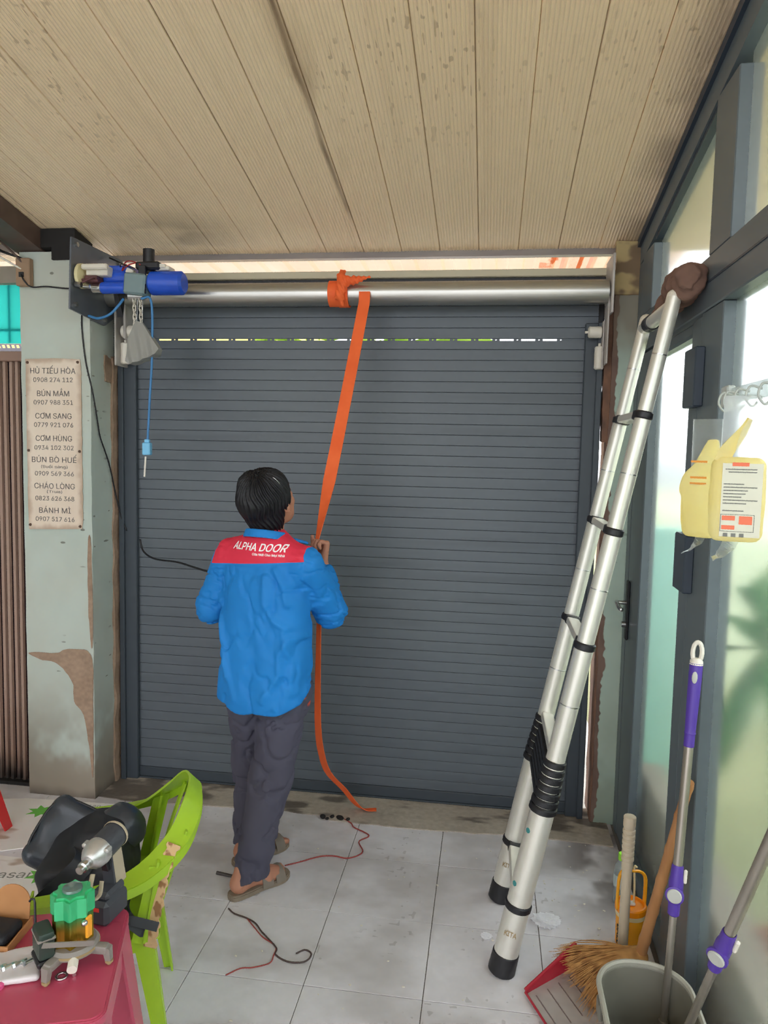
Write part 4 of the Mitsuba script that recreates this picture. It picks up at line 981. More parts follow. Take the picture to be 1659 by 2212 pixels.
secs = [(0.07, 0.236, .0425), (0.258, 0.592, .0415), (0.770, 1.151, .0320), (1.172, 1.531, .0285), (1.552, 1.906, .0258), (1.927, 2.285, .0232)]
for y, nm in ((LYN, 'near'), (LYF, 'far')):
    lring(LA + '__foot', y, 0.0, 0.078, .0475, .0455, 'm_black', 0.006)
    for z0, z1, r in secs: 
        lring(LA + '__rail_section', y, z0, z1, r, r, 'm_alu')
        if z0 > .7: lring(LA + '__rail_seam', y, (z0 + z1) / 2 - .002, (z0 + z1) / 2 + .002, r + .0008, r + .0008, 'm_chrome', .0005)
    for z, r in zip((0.235, 1.150, 1.530, 1.905), (.046, .0355, .032, .029)): lring(LA + '__collar', y, z, z + .024, r, r, 'm_black', 0.004)
    for k in range(7): lring(LA + '__collar', y, .588 + .0265 * k, .588 + .0265 * k + .0225, .0475 - .0014 * k, .0470 - .0014 * k, 'm_black', 0.004)
    lring(LA + '__stack_core', y, .60, .77, .036, .034, 'm_alu')
    put(LA + '__cap', at(trimesh.creation.icosphere(2, .0232), lp(y, 2.285), (1, 0, 0), (0, 1, 0), (0, 0, 1)), 'm_white_plastic', True)
def rung(z, h, w, m, key=LA + '__rung', y0=LYN + .03, y1=LYF - .03, off=0.0):
    b = rounded(w, y1 - y0, h, .006, 3)
    s = lax
    return put(key, at(b, lp((y0 + y1) / 2, z) + s * off, s, (0, 1, 0), np.cross(s, V(0, 1, 0))), m, 30)
for z in (0.247, 0.778, 1.162, 1.542, 1.917): rung(z, .026, .046, 'm_alu')
for z in (0.247, 1.162, 1.542, 1.917):
    for y in (LYN + .045, LYF - .045): rung(z, .031, .050, 'm_black', LA + '__rung_bracket', y - .022, y + .022)
for k in range(6): rung(.600 + .0265 * k, .0225, .050, 'm_black', LA + '__folded_rung')
put(LA + '__sticker', at(rounded(.14, .24, .002, .0009, 2), lp((LYN + LYF) / 2 - .02, .665) + lax * 0 + np.cross(V(0, 1, 0), ldir) * .0268, ldir, (0, 1, 0), np.cross(ldir, V(0, 1, 0))), 'm_gold')
put(LA + '__top_rung', cyl(lp(LYN, 2.255), lp(LYF, 2.255), .0235, n=24), 'm_alu', 30)
put(LA + '__top_grip', cyl(lp(LYF - .15, 2.255), lp(LYF - .09, 2.255), .028, n=24), 'm_black', 30)
for y, z in ((LYN, .155), (LYF, .155)):
    o = lp(y, z); v = unit(CAM - o); n_ = unit(v - ldir * (v @ ldir))
    x_ = np.cross(ldir, n_)
    put(LA + '__lettering', text('KITA', .017, o + n_ * .0433, x_ * 1, ldir, .0008, True, True, .042), 'm_gold')
for z in (.33, .52):
    o = lp(LYN, z); v = unit(CAM + V(-3, 0, 0) - o); n_ = unit(v - ldir * (v @ ldir))
    put(LA + '__mark', at(prism(Point(0, 0).buffer(.009), .001), o + n_ * .0408, np.cross(ldir, n_), ldir, n_), 'm_teal_mark')
def rag(p):
    d = seg(p, V(.588, 2.440, 2.330), V(.600, 2.56, 2.335), .052, .050)
    d = smin(d, seg(p, V(.600, 2.56, 2.335), V(.605, 2.80, 2.290), .046, .022), .03)
    d = smin(d, seg(p, V(.585, 2.62, 2.33), V(.545, 2.70, 2.27), .022, .012), .02)
    d = smin(d, seg(p, V(.60, 2.80, 2.29), V(.575, 2.88, 2.262), .020, .012), .015)
    return d + .030 * (meshkit.fbm(p * 22, 3, 5) - .5) + .004 * np.sin(p[..., 1] * 150 + p[..., 0] * 60)
rg = net(rag, (.50, 2.36, 2.22), (.648, 2.92, 2.41), .0045, 2)
rg.vertices[:, 0] = np.minimum(rg.vertices[:, 0], .643)
put('brown_rag', rg, mat('m_rag', lambda p, n, uv: mix(lin(96, 74, 66), lin(132, 104, 92), fbm(p.x * 20, p.y * 20, p.z * 20, 3)), 0.9, spec=0.1), 60)
tag('brown_rag', 'brown rag bundled over the top of the ladder', 'rag')

# ------------------------------------------------------------------ flattened boards with green stars on the floor
mat('m_board', lambda p, n, uv: mix(mix(lin(214, 210, 206), lin(228, 225, 222), fbm(p.x * 4, p.y * 4, 0, 3)), lin(150, 120, 92), 0.7 * smoothstep(0.66, 0.74, fbm(p.x * 5 + 3, p.y * 9, 1, 3))), 0.55)
mat('m_star', (100, 176, 70), 0.5)
def slab(poly, z0, h, r=.03): return prism(Polygon(poly).buffer(-r).buffer(r, quad_segs=6), h, z0)
put('printed_board', slab([(-2.24, 3.31), (-1.735, 3.335), (-1.60, 3.08), (-2.06, 2.845), (-2.62, 2.82), (-2.60, 3.22)], 0.0015, .004), 'm_board')
tag('printed_board', 'flattened white board with a green star, lying by the foot of the green column', 'board')
put('printed_board_001', slab([(-2.35, 2.80), (-2.02, 2.812), (-1.60, 2.80), (-1.42, 2.28), (-1.62, 1.92), (-2.30, 1.95)], 0.0015, .004), 'm_board')
tag('printed_board_001', 'flattened white board with faint lettering and a green star, nearer the red table', 'board')
def star(c, r, a0, z, w=7):
    pts = []
    for k in range(2 * w):
        a = a0 + k * math.pi / w
        rr = r if k % 2 == 0 else r * .52
        pts.append((c[0] + rr * math.cos(a) * 1.15, c[1] + rr * math.sin(a)))
    return prism(Polygon(pts), .0006, z)
put('printed_board__star', star((-2.10, 3.20), .062, .3, .0056), 'm_star')
put('printed_board_001__star', star((-1.775, 2.705), .062, .1, .0056), 'm_star')
put('printed_board_001__lettering', text('Dasan', .050, (-1.900, 2.665, .0055), (1, .18, 0), (-.18, 1, 0), .0006, False, True, .20), mat('m_greyink', (128, 128, 124), 0.6))
put('printed_board__lettering', text('Dasan', .022, (-1.90, 3.285, .0055), (1, .05, 0), (-.05, 1, 0), .0006, False, True, .11), 'm_greyink')
# ------------------------------------------------------------------ red stool at the left edge
RS = 'red_stool'
mat('m_red', (206, 44, 46), 0.35)
def leg_l(p0, p1, w0, w1, t, s, u):
    """An open L-section leg of moulded plastic between two points."""
    p0, p1, s, u = np.asarray(p0, float), np.asarray(p1, float), unit(s), unit(u)
    fl1 = hullof([p0, p0 + s * w0, p0 + u * t, p0 + s * w0 + u * t, p1, p1 + s * w1, p1 + u * t, p1 + s * w1 + u * t])
    fl2 = hullof([p0, p0 + u * w0, p0 + s * t, p0 + u * w0 + s * t, p1, p1 + u * w1, p1 + s * t, p1 + u * w1 + s * t])
    return cat(fl1, fl2)
sc = V(-2.365, 2.83, .0058)
put(RS + '__seat', at(rounded(.30, .30, .03, .012, 3), sc + V(0, 0, .435), (1, 0, 0), (0, 1, 0), (0, 0, 1)), 'm_red', 30)
put(RS + '__apron', cat(*[bx(sc[0] + a, sc[0] + b, sc[1] + c, sc[1] + d, .36, .425, .003) for a, b, c, d in ((-.15, .15, -.15, -.14), (-.15, .15, .14, .15), (-.15, -.14, -.14, .14), (.14, .15, -.14, .14))]), 'm_red')
for a in (-1, 1):
    for b in (-1, 1):
        put(RS + '__leg', leg_l(sc + V(a * .145, b * .145, .40), sc + V(a * .222, b * .215, .001), .085, .05, .006, V(-a, 0, 0), V(0, -b, 0)), 'm_red')
tag(RS, 'red plastic stool cut off by the left edge, beside the white boards', 'stool')
# ------------------------------------------------------------------ green plastic armchair
GC = 'green_armchair'
tag(GC, 'lime green plastic armchair with torn tape on its back and a black backpack on it', 'chair')
mat('m_lime', lambda p, n, uv: mix(lin(140, 174, 32), lin(156, 190, 46), fbm(p.x * 6, p.y * 6, p.z * 6, 3)), 0.36, spec=0.5)
cw, cf = unit(V(-.40, .917, 0)), unit(V(-.917, -.40, 0))
CO = V(-.985, 2.07, 0)
ch_ = lambda u, v, z: CO + cw * u + cf * v + V(0, 0, z)
rim = [(-.235, .32, .560), (-.240, .22, .568), (-.238, .12, .575), (-.222, .02, .605), (-.180, -.070, .670), (-.10, -.112, .725), (0, -.125, .742), (.10, -.112, .725), (.180, -.070, .670), (.222, .02, .605), (.238, .12, .575), (.240, .22, .568), (.235, .32, .560)]
rl = smoothline([ch_(*x) for x in rim], 6)
nr = len(rl)
cen = ch_(0, .12, .60)
sides = []
for i, p in enumerate(rl):
    o = unit((p - cen) * V(1, 1, 0)); t = abs(i / (nr - 1) - .5) * 2
    sides.append(unit(o * (.55 + .45 * min(1, t * 1.5)) + V(0, 0, -.85 * max(0, 1 - t * 1.35))))
band = cat(ribbon(rl, np.array(sides), .062, .007), ribbon(rl + np.array([s * .031 for s in sides]) - V(0, 0, .012), V(0, 0, 1) + np.zeros((nr, 3)), .026, .006))
put(GC + '__armrest_rim', band, 'm_lime', 45)
def blade(a, b, w0, w1, s, t): 
    s = unit(s); u = unit(np.cross(b - a, s))
    return hullof([p + s * x * w / 2 + u * y * t / 2 for p, w in ((a, w0), (b, w1)) for x in (-1, 1) for y in (-1, 1)])
for k, u in enumerate((-.155, -.075, 0, .075, .155)):
    a = ch_(u, -.118 + .9 * u * u, .727 - 1.7 * u * u)
    m_ = ch_(u * .97, -.070 + .6 * u * u, .57)
    b = ch_(u * .95, -.005, .405)
    put(GC + '__back_slat', cat(blade(a, m_, .048, .046, cw, .006), blade(m_, b, .046, .046, cw, .006)), 'm_lime')
for u in (-1, 1):
    put(GC + '__back_upright', cat(blade(ch_(u * .205, -.02, .632), ch_(u * .20, .02, .40), .050, .060, cw, .007), blade(ch_(u * .222, -.02, .62), ch_(u * .222, .03, .40), .05, .05, cf, .006)), 'm_lime')
put(GC + '__seat', at(prism(Polygon([(-.205, -.01), (.205, -.01), (.212, .18), (.205, .32), (-.205, .32), (-.212, .18)]).buffer(.012), .012), CO + V(0, 0, .40), cw, cf, np.cross(cw, cf)), 'm_lime')
put(GC + '__seat_skirt', cat(*[hullof([ch_(u, v, z) for u, v in e for z in (.365, .402)]) for e in ([(-.205, -.01), (.205, -.01), (.205, -.004), (-.205, -.004)], [(-.212, 0), (-.218, .32), (-.212, .32), (-.206, 0)], [(.212, 0), (.218, .32), (.212, .32), (.206, 0)], [(-.205, .32), (.205, .32), (.205, .326), (-.205, .326)])]), 'm_lime')
for u in (-1, 1):
    put(GC + '__leg', leg_l(ch_(u * .212, -.005, .40), ch_(u * .225, -.055, .001), .055, .030, .006, -cw * u, cf), 'm_lime')
    put(GC + '__leg', leg_l(ch_(u * .222, .315, .560), ch_(u * .232, .35, .001), .055, .030, .006, -cw * u, -cf), 'm_lime')
tp = [ch_(-.200, -.062, .665), ch_(-.222, -.036, .61), ch_(-.226, -.020, .54), ch_(-.228, -.006, .46), ch_(-.226, .004, .385)]
tl = smoothline(tp, 8)
put(GC + '__torn_tape', ribbon(tl, np.array([unit(cf * .9 + cw * .35)] * len(tl)), .036 + .006 * np.sin(np.arange(len(tl)) * 2.1) + .004 * np.cos(np.arange(len(tl)) * 5.3), .003), mat('m_tape', lambda p, n, uv: mix(lin(206, 172, 128), lin(150, 108, 70), smoothstep(0.5, 0.62, fbm(p.x * 50, p.y * 50, p.z * 30, 3))), 0.7))
# ------------------------------------------------------------------ black backpack on the chair
BP = 'backpack'
tag(BP, 'black backpack slumped on the green armchair with its front pocket folded open', 'backpack')
mat('m_bag', lambda p, n, uv: mix(lin(26, 27, 32), lin(40, 42, 48), fbm(p.x * 12, p.y * 12, p.z * 12, 3)), 0.55, spec=0.4)
mat('m_bag_shiny', lambda p, n, uv: mix(lin(34, 38, 46), lin(52, 58, 66), fbm(p.x * 7, p.y * 7, p.z * 7, 3)), 0.34, spec=0.5)
bo = ch_(.0, .20, .414)
Rb = np.stack([unit(V(-.3, .95, 0)), unit(V(-.95, -.3, 0)), V(0, 0, 1)])
def bagmain(p):
    q = (p - bo) @ Rb.T
    d = boxd(q, (0, -.02, .10), (.165, .125, .10), .06)
    d = smin(d, boxd(q, (.02, -.05, .17), (.12, .07, .07), .05), .05)
    d = d + .022 * (meshkit.fbm(q * V(8, 9, 7), 3, 4) - .5) + .008 * np.sin(q[..., 2] * 46 + q[..., 0] * 22) * np.clip(q[..., 2] / .2, 0, 1)
    return smax(d, .001 - q[..., 2], .01)
put(BP + '__body', net(bagmain, bo - V(.32, .32, .02), bo + V(.32, .32, .30), .0065, 2), 'm_bag', True)
fc_ = V(-1.235, 2.03, .575)
fn_ = unit(V(.42, -.80, .55)); fx_ = unit(np.cross(V(.10, .0, .9), fn_)); fx_ = unit(fx_ + .45 * np.cross(fn_, fx_) * -1); fy_ = np.cross(fn_, fx_)
Rf = np.stack([fx_, fy_, fn_])
def flap(p):
    q = (p - fc_) @ Rf.T
    d = boxd(q, (0, 0, 0), (.108, .104, .042), .038)
    r = np.hypot(q[..., 0], q[..., 1])
    d = d + .012 * np.exp(-(r / .07) ** 2) * np.clip(q[..., 2] / .03, 0, 1)
    d = smin(d, seg(p, fc_ + fx_ * .07 + fy_ * .02 - fn_ * .03, ch_(.05, .10, .60), .055, .075), .05)
    return d + .010 * (meshkit.fbm(q * 13, 3, 9) - .5) + .004 * np.sin(q[..., 1] * 60 + q[..., 0] * 25) * np.clip((r - .05) / .05, 0, 1)
put(BP + '__front_pocket', net(flap, fc_ - .26, fc_ + V(.32, .2, .24), .006, 2), 'm_bag_shiny', True)
a = np.linspace(0, 2 * math.pi, 41)[:-1]
zr = [fc_ + fx_ * .106 * math.copysign(abs(math.cos(t)) ** .6, math.cos(t)) + fy_ * .102 * math.copysign(abs(math.sin(t)) ** .6, math.sin(t)) + fn_ * .020 for t in a]
put(BP + '__zip', tube(zr, .0045, 6, closed=True), 'm_black', True)
def strap_(key, pts, w, side, m='m_bag', th=.004):
    l = smoothline(pts, 8); put(key, ribbon(l, np.asarray(side, float), w, th), m, 40)
strap_(BP + '__shoulder_strap', [ch_(-.06, .20, .60), V(-1.085, 1.84, .622), V(-1.130, 1.805, .572), V(-1.185, 1.80, .515), V(-1.235, 1.81, .45), V(-1.28, 1.83, .37)], .060, (.75, .15, -.65))
strap_(BP + '__shoulder_strap', [ch_(-.16, .06, .50), ch_(-.245, .06, .50), ch_(-.27, .02, .46), V(-.93, 1.80, .50), V(-.86, 1.83, .47)], .024, (0, .5, .8))
0 and strap_(BP + '__shoulder_strap', [ch_(.02, .02, .55), ch_(-.05, -.06, .52), ch_(-.10, -.09, .42), ch_(-.12, -.07, .30), ch_(-.09, -.05, .24)], .04, (.3, .9, .1))
put(BP + '__zip_pull', cyl(fc_ + fx_ * .10 + fy_ * .055 + fn_ * .03, fc_ + fx_ * .10 + fy_ * .02 + fn_ * .035, .004, n=8), 'm_chrome', 30)
put('cardboard_offcut', at(rounded(.07, .05, .004, .0018, 2), V(-1.165, 1.92, .500), unit(V(.8, .2, .5)), unit(V(-.3, .9, .1)), unit(np.cross(V(.8, .2, .5), V(-.3, .9, .1)))), mat('m_card', lambda p, n, uv: mix(lin(166, 116, 70), lin(190, 140, 92), fbm(p.x * 20, p.y * 20, p.z * 20, 3)), 0.8))
tag('cardboard_offcut', 'small tan cardboard scrap tucked against the black backpack strap', 'cardboard')

# ------------------------------------------------------------------ crimson plastic table and what lies on it
TB = 'crimson_table'
tag(TB, 'crimson plastic table with rounded corners, cut off by the lower left corner', 'table')
mat('m_crimson', lambda p, n, uv: mix(lin(164, 60, 82), lin(180, 74, 96), fbm(p.x * 7, p.y * 7, p.z * 3, 3)), 0.33, spec=0.5)
TZ = 0.62
e_, s_ = unit(V(-.947, -.32, 0)), unit(V(.33, -.944, 0))
tb = lambda a, b, z: V(-.868, 1.692, 0) + e_ * a + s_ * b + V(0, 0, z)
TX, TY = .50, .385
tc = tb(TX / 2, TY / 2, TZ)
outl = sbox(-TX / 2, -TY / 2, TX / 2, TY / 2).buffer(-.035).buffer(.035, quad_segs=8)
top = cat(*[prism(outl.buffer(-i), .003, -.0 - h) for i, h in ((.006, .003), (.002, .006), (0, .009))])
ty_ = -s_
put(TB + '__top', at(cat(prism(outl.buffer(-.006), .003, -.003), prism(outl.buffer(-.002), .003, -.006), prism(outl, .016, -.022)), tc, -e_, ty_ * 1.0, np.cross(-e_, ty_)), 'm_crimson', 35)
put(TB + '__apron', at(prism(outl.buffer(-.006).difference(outl.buffer(-.011)), .075, -.097), tc, -e_, ty_, np.cross(-e_, ty_)), 'm_crimson', 35)
for a, b in ((0, 0), (1, 0), (0, 1), (1, 1)):
    sa, sb = (e_ if a == 0 else -e_), (s_ if b == 0 else -s_)
    p0 = tb(a * TX, b * TY, TZ - .023) + (sa + sb) * .008
    p1 = tb(a * TX, b * TY, .001) - (sa + sb) * .055
    put(TB + '__leg', leg_l(p0, p1, .105, .055, .007, sa, sb), 'm_crimson')
# cordless impact wrench
WR = 'impact_wrench'
tag(WR, 'cordless impact wrench with a silver nose, standing on its battery on the crimson table', 'power tool')
mat('m_tool_dark', (58, 60, 66), 0.5)
mat('m_tool_tan', (168, 154, 132), 0.6)
wf = unit(V(-.10, -.985, -.12)); ws = unit(np.cross(wf, (0, 0, 1))); wu = np.cross(ws, wf)
wo = V(-.905, 1.612, .808)
W = lambda f, s, u: wo + wf * f + ws * s + wu * u
def loft(key, prof, m, o=wo, d=wf, n=28):
    s, u, w = frame_of(d); put(key, at(lathe(prof, n), o, s, u, w), m, 30)
loft(WR + '__motor_housing', [(0, -.078), (.024, -.078), (.031, -.071), (.033, -.04), (.033, .0), (0, .0)], 'm_tool_dark')
loft(WR + '__housing_ring', [(.0335, -.068), (.0345, -.066), (.0345, -.062), (.0335, -.060)], 'm_tool_tan')
loft(WR + '__gear_case', [(0, .0), (.0335, .0), (.0345, .010), (.031, .028), (.022, .042), (.015, .048), (0, .048)], mat('m_cast', (190, 188, 186), 0.32, 0.7))
loft(WR + '__anvil', [(0, .048), (.010, .048), (.010, .056), (.013, .058), (.013, .068), (.0095, .071), (.0095, .080), (0, .080)], 'm_chrome')
for k in range(3):
    t = .6 + k * 2.1
    put(WR + '__lug', at(rounded(.014, .012, .022, .004, 2), W(.012, .034 * math.cos(t), .034 * math.sin(t)), ws, wu, wf), 'm_cast', 30)
put(WR + '__handle', hullof([W(-.060 + a, b, -.022) for a in (0, .036) for b in (-.016, .016)] + [W(-.070 + a, b, -.125) for a in (0, .040) for b in (-.016, .016)] + [W(-.052, b, -.07) for b in (-.019, .019)]), 'm_tool_tan', 40)
put(WR + '__grip', hullof([W(-.028 + a, b, -.024) for a in (0, .008) for b in (-.015, .015)] + [W(-.034 + a, b, -.12) for a in (0, .012) for b in (-.015, .015)]), 'm_tool_dark', 40)
put(WR + '__trigger', hullof([W(-.018 + a, b, -.036) for a in (0, .014) for b in (-.008, .008)] + [W(-.020 + a, b, -.068) for a in (0, .008) for b in (-.008, .008)]), 'm_black', 40)
def wbox(f0, f1, s0, s1, z0, z1, c):
    o = V(wo[0], wo[1], 0); f2, s2 = unit(wf * V(1, 1, 0)), unit(ws)
    return at(bx(f0, f1, -s1, -s0, z0, z1, c), o, f2, -s2, V(0, 0, 1))
put(WR + '__battery', wbox(-.076, .018, -.030, .030, TZ + .0005, TZ + .062, .010), 'm_tool_dark', 30)
put(WR + '__foot', wbox(-.068, .008, -.026, .026, TZ + .060, TZ + .082, .008), 'm_tool_dark', 30)
put(WR + '__battery_label', wbox(-.066, .008, .0298, .0310, TZ + .012, TZ + .038, .0004), 'm_white_plastic')
put(WR + '__battery_print', cat(*[wbox(-.062 + .018 * k, -.051 + .018 * k, .0311, .0316, TZ + .018, TZ + .031, .0002) for k in range(4)]), 'm_greyink')
put(WR + '__button', wbox(.0175, .0195, -.008, .008, TZ + .040, TZ + .050, .0006), mat('m_redbtn', (206, 60, 50), 0.5))
put(WR + '__belt_hook', tube(smoothline([W(.06, -.02, -.02), W(.085, -.028, -.04), W(.075, -.026, -.075), W(.045, -.022, -.085), W(.03, -.02, -.06)], 6), .006, 8, flat=.6), 'm_tool_tan', True)
# green laser level
LL = 'laser_level'
tag(LL, 'green and gold laser level on a small grey tripod on the crimson table', 'laser level')
lo_ = V(-.897, 1.478, TZ)
a = np.arange(16) * 2 * math.pi / 16
cren = Polygon(smoothline([((.047 if k % 2 else .037) * math.cos(t), (.047 if k % 2 else .037) * math.sin(t)) for k, t in enumerate(a)], 3, True))
scene['m_greenglass'] = {'type': 'principled', 'base_color': rgb(lin(40, 178, 112)), 'roughness': 0.12, 'spec_trans': 0.45, 'eta': 1.45, 'clearcoat': 0.6}
mat('m_green_metal', lambda p, n, uv: mix(lin(150, 116, 22), lin(24, 130, 66), smoothstep(TZ + .085, TZ + .125, p.z)), 0.22, 0.7, clearcoat=0.5)
put(LL + '__body', at(prism(cren.buffer(-.003), .075, .052), lo_, (1, 0, 0), (0, 1, 0), (0, 0, 1)), 'm_green_metal', 30)
put(LL + '__green_cap', at(cat(prism(cren, .044, .120), prism(cren.buffer(-.005), .006, .163)), lo_, (1, 0, 0), (0, 1, 0), (0, 0, 1)), mat('m_green_cap', (54, 176, 116), 0.15, 0.25, clearcoat=1.0), 30)
put(LL + '__top_lens', mv(lathe([(0, .168), (.020, .168), (.022, .171), (.021, .176), (.012, .178), (0, .178)], 24), lo_), mat('m_lens', (120, 140, 136), 0.15, 0.5), 30)
for t in (-.25, 2.6):
    c = lo_ + V(.046 * math.cos(t), .046 * math.sin(t), .095)
    put(LL + '__window_frame', at(rounded(.018, .05, .008, .003, 2), c, (-math.sin(t), math.cos(t), 0), (0, 0, 1), (math.cos(t), math.sin(t), 0)), mat('m_amber', (224, 150, 40), 0.25) if 'm_amber' not in scene else 'm_amber', 30)
put(LL + '__level_knob', at(trimesh.creation.icosphere(2, .007), lo_ + V(.043, -.026, .112), (1, 0, 0), (0, 1, 0), (0, 0, 1)), 'm_chrome', True)
put(LL + '__base', mv(lathe([(0, .030), (.048, .030), (.056, .036), (.056, .046), (.050, .053), (0, .053)], 36), lo_), mat('m_greyplast', (128, 122, 116), 0.45), 30)
put(LL + '__base_ring', mv(lathe([(.0555, .039), (.0575, .040), (.0575, .044), (.0555, .045)], 36), lo_), 'm_gold', 30)
put(LL + '__target_plate', at(bx(-.006, .006, -.055, .055, 0, .003), lo_ + V(.02, -.05, .075), unit(V(.3, .1, .8)), unit(V(.75, .65, -.3)), unit(np.cross(V(.3, .1, .8), V(.75, .65, -.3)))), 'm_greyplast')
bl_ = unit(V(-.70, -.72, 0)); bs_ = V(-bl_[1], bl_[0], 0)
put(LL + '__battery_pack', at(cat(rounded(.036, .060, .062, .008, 3)), lo_ + bl_ * .062 + V(0, 0, .075), bl_, bs_, V(0, 0, 1)), mat('m_darkgreen', (46, 58, 52), 0.4), 30)
put(LL + '__pack_strip', at(rounded(.038, .062, .006, .002, 2), lo_ + bl_ * .062 + V(0, 0, .090), bl_, bs_, V(0, 0, 1)), 'm_greyplast')
put(LL + '__pack_lid', at(rounded(.040, .064, .014, .004, 2), lo_ + bl_ * .062 + V(0, 0, .036), bl_, bs_, V(0, 0, 1)), 'm_black', 30)
for t in (-1.75, .05, 2.35):
    d = V(math.cos(t), math.sin(t), 0); sd = V(-d[1], d[0], 0)
    k_ = put(LL + '__leg', cat(at(rounded(.045, .022, .020, .005, 3), lo_ + d * .060 + V(0, 0, .036), d, sd, V(0, 0, 1)), hullof([lo_ + d * (r) + sd * w + V(0, 0, z) for r, z, w_ in ((.070, .045, .010), (.088, .040, .009), (.078, .010, .007), (.090, .010, .007)) for w in (-w_, w_)])), 'm_greyplast', 40)
    put(k_ + '__foot_screw', cat(cyl(lo_ + d * .084 + V(0, 0, .0005), lo_ + d * .084 + V(0, 0, .013), .0045, n=10), mv(lathe([(0, .006), (.009, .006), (.009, .011), (0, .011)], 14), lo_ + d * .084)), 'm_gold', 30)
put(LL + '__side_knob', cyl(lo_ + V(.025, -.040, .036), lo_ + V(.036, -.066, .030), .011, n=16), 'm_white_plastic', 30)
# cardboard box with open flaps, at the left edge of the table
CB = 'cardboard_box'
tag(CB, 'opened cardboard box with two rounded flaps at the left edge of the crimson table', 'cardboard box')
cb0 = V(-1.150, 1.555, TZ)
def flap_p(w, h): return Polygon([(-w / 2, 0), (w / 2, 0), (w / 2, h * .5)] + [(w / 2 * math.cos(t), h * .5 + h * .5 * math.sin(t)) for t in np.linspace(.15, math.pi - .15, 12)] + [(-w / 2, h * .5)])
for k, (dx, tilt) in enumerate(((-.055, .30), (.040, .22))):
    u_ = unit(V(-tilt * .3, tilt, 1)); 
    put(CB + '__flap', at(prism(flap_p(.088, .078), .003), cb0 + V(dx, .012, .020), unit(V(.97, .1, 0)), u_, unit(np.cross(V(.97, .1, 0), u_))), mat('m_kraft', lambda p, n, uv: mix(lin(158, 108, 66), lin(182, 130, 84), fbm(p.x * 14, p.y * 14, p.z * 14, 3)), 0.8) if 'm_kraft' not in scene else 'm_kraft')
put(CB + '__tray', at(cat(bx(-.10, .09, -.10, -.0965, 0, .022), bx(-.10, .09, .010, .0135, 0, .022), bx(-.10, -.0965, -.097, .010, 0, .022), bx(.0865, .09, -.097, .010, 0, .022), bx(-.097, .087, -.097, .010, .0005, .003)), cb0, unit(V(.97, .1, 0)), unit(V(-.1, .97, 0)), V(0, 0, 1)), 'm_kraft')
def pouch(p):
    q = p - (cb0 + V(.0, -.045, .024))
    return boxd(q, (0, 0, 0), (.085, .040, .014), .012, None) + .006 * (meshkit.fbm(q * 28, 3, 1) - .5)
put('tool_pouch', net(pouch, cb0 + V(-.11, -.11, -.005), cb0 + V(.11, .02, .06), .004, 2), 'm_bag', True)
tag('tool_pouch', 'black pouch lying in the open cardboard box', 'pouch')
put('hex_key', tube([V(-1.050, 1.548, .700), V(-1.046, 1.549, .706), V(-1.038, 1.548, .707), V(-1.034, 1.545, .700), V(-1.024, 1.530, TZ + .004)], .0028, 6), 'm_black', 30)
tag('hex_key', 'black hex key leaning upright beside the laser level', 'hex key')
def zipbag(p):
    q = p - V(-1.025, 1.420, TZ + .009)
    d = boxd(q, (0, 0, 0), (.075, .055, .007), .006, np.array([[.9, .43, 0], [-.43, .9, 0], [0, 0, 1]]))
    return d + .007 * (meshkit.fbm(q * 32, 3, 8) - .5)
zb = net(zipbag, V(-1.13, 1.33, TZ - .01), V(-.93, 1.51, TZ + .03), .0035, 2)
zb.vertices[:, 2] = np.maximum(zb.vertices[:, 2], TZ + .0006)
put('zip_bag', zb, mat('m_plasticbag', (206, 200, 202), 0.25, spec=0.7, spec_trans=0.0), 40)
tag('zip_bag', 'clear plastic bag of anchor bolts on the crimson table', 'bag')
for k in range(5):
    c = V(-1.045 + .017 * k, 1.392 + .012 * k, TZ + .018 + .001 * (k % 2))
    kk = put('anchor_bolt', cat(cyl(c - V(.008, .012, 0), c + V(.008, .012, 0), .0045, n=10), cyl(c - V(.010, .015, 0), c - V(.007, .0105, 0), .008, n=6)), 'm_chrome', 30)
    tag(kk, 'shiny grey anchor bolt, one of the heap showing through the clear plastic bag', 'bolt', 'anchor bolts in the plastic bag')
for k, (x, y, ang, L) in enumerate(((-.838, 1.530, 2.5, .022), (-.868, 1.432, 2.2, .034), (-.955, 1.432, 1.3, .022), (-.962, 1.452, 1.0, .016), (-.965, 1.462, .4, .014))):
    d = V(math.cos(ang), math.sin(ang), 0); c = V(x, y, TZ + .0042)
    kk = put('screw', cat(cyl(c, c + d * L, .0022, .0012, 8), cyl(c - d * .002, c, .0040, n=10)), 'm_chrome', 30)
    tag(kk, ('small screw behind the tripod\'s right foot', 'long screw lying in front of the tripod', 'screw left of the tripod\'s front foot', 'short screw between plastic bag and laser level, nearer its battery', 'shortest screw, beside the plastic bag\'s tip')[k], 'screw')
kk = put('metal_ring', at(tube([(0.011 * math.cos(t), .011 * math.sin(t), 0) for t in np.arange(20) * math.pi / 10], .0028, 8, closed=True), (-.893, 1.424, TZ + .003), (1, 0, 0), (0, 1, 0), (0, 0, 1)), 'm_chrome', True)
tag(kk, 'small steel ring lying under the front of the laser level', 'ring')
put('pink_cap', mv(lathe([(0, .0005), (.016, .0005), (.017, .010), (.012, .014), (0, .014)], 20), V(-1.012, 1.372, TZ)), mat('m_pink', (206, 84, 132), 0.5), 30)
tag('pink_cap', 'pink cap at the left edge of the crimson table', 'cap')
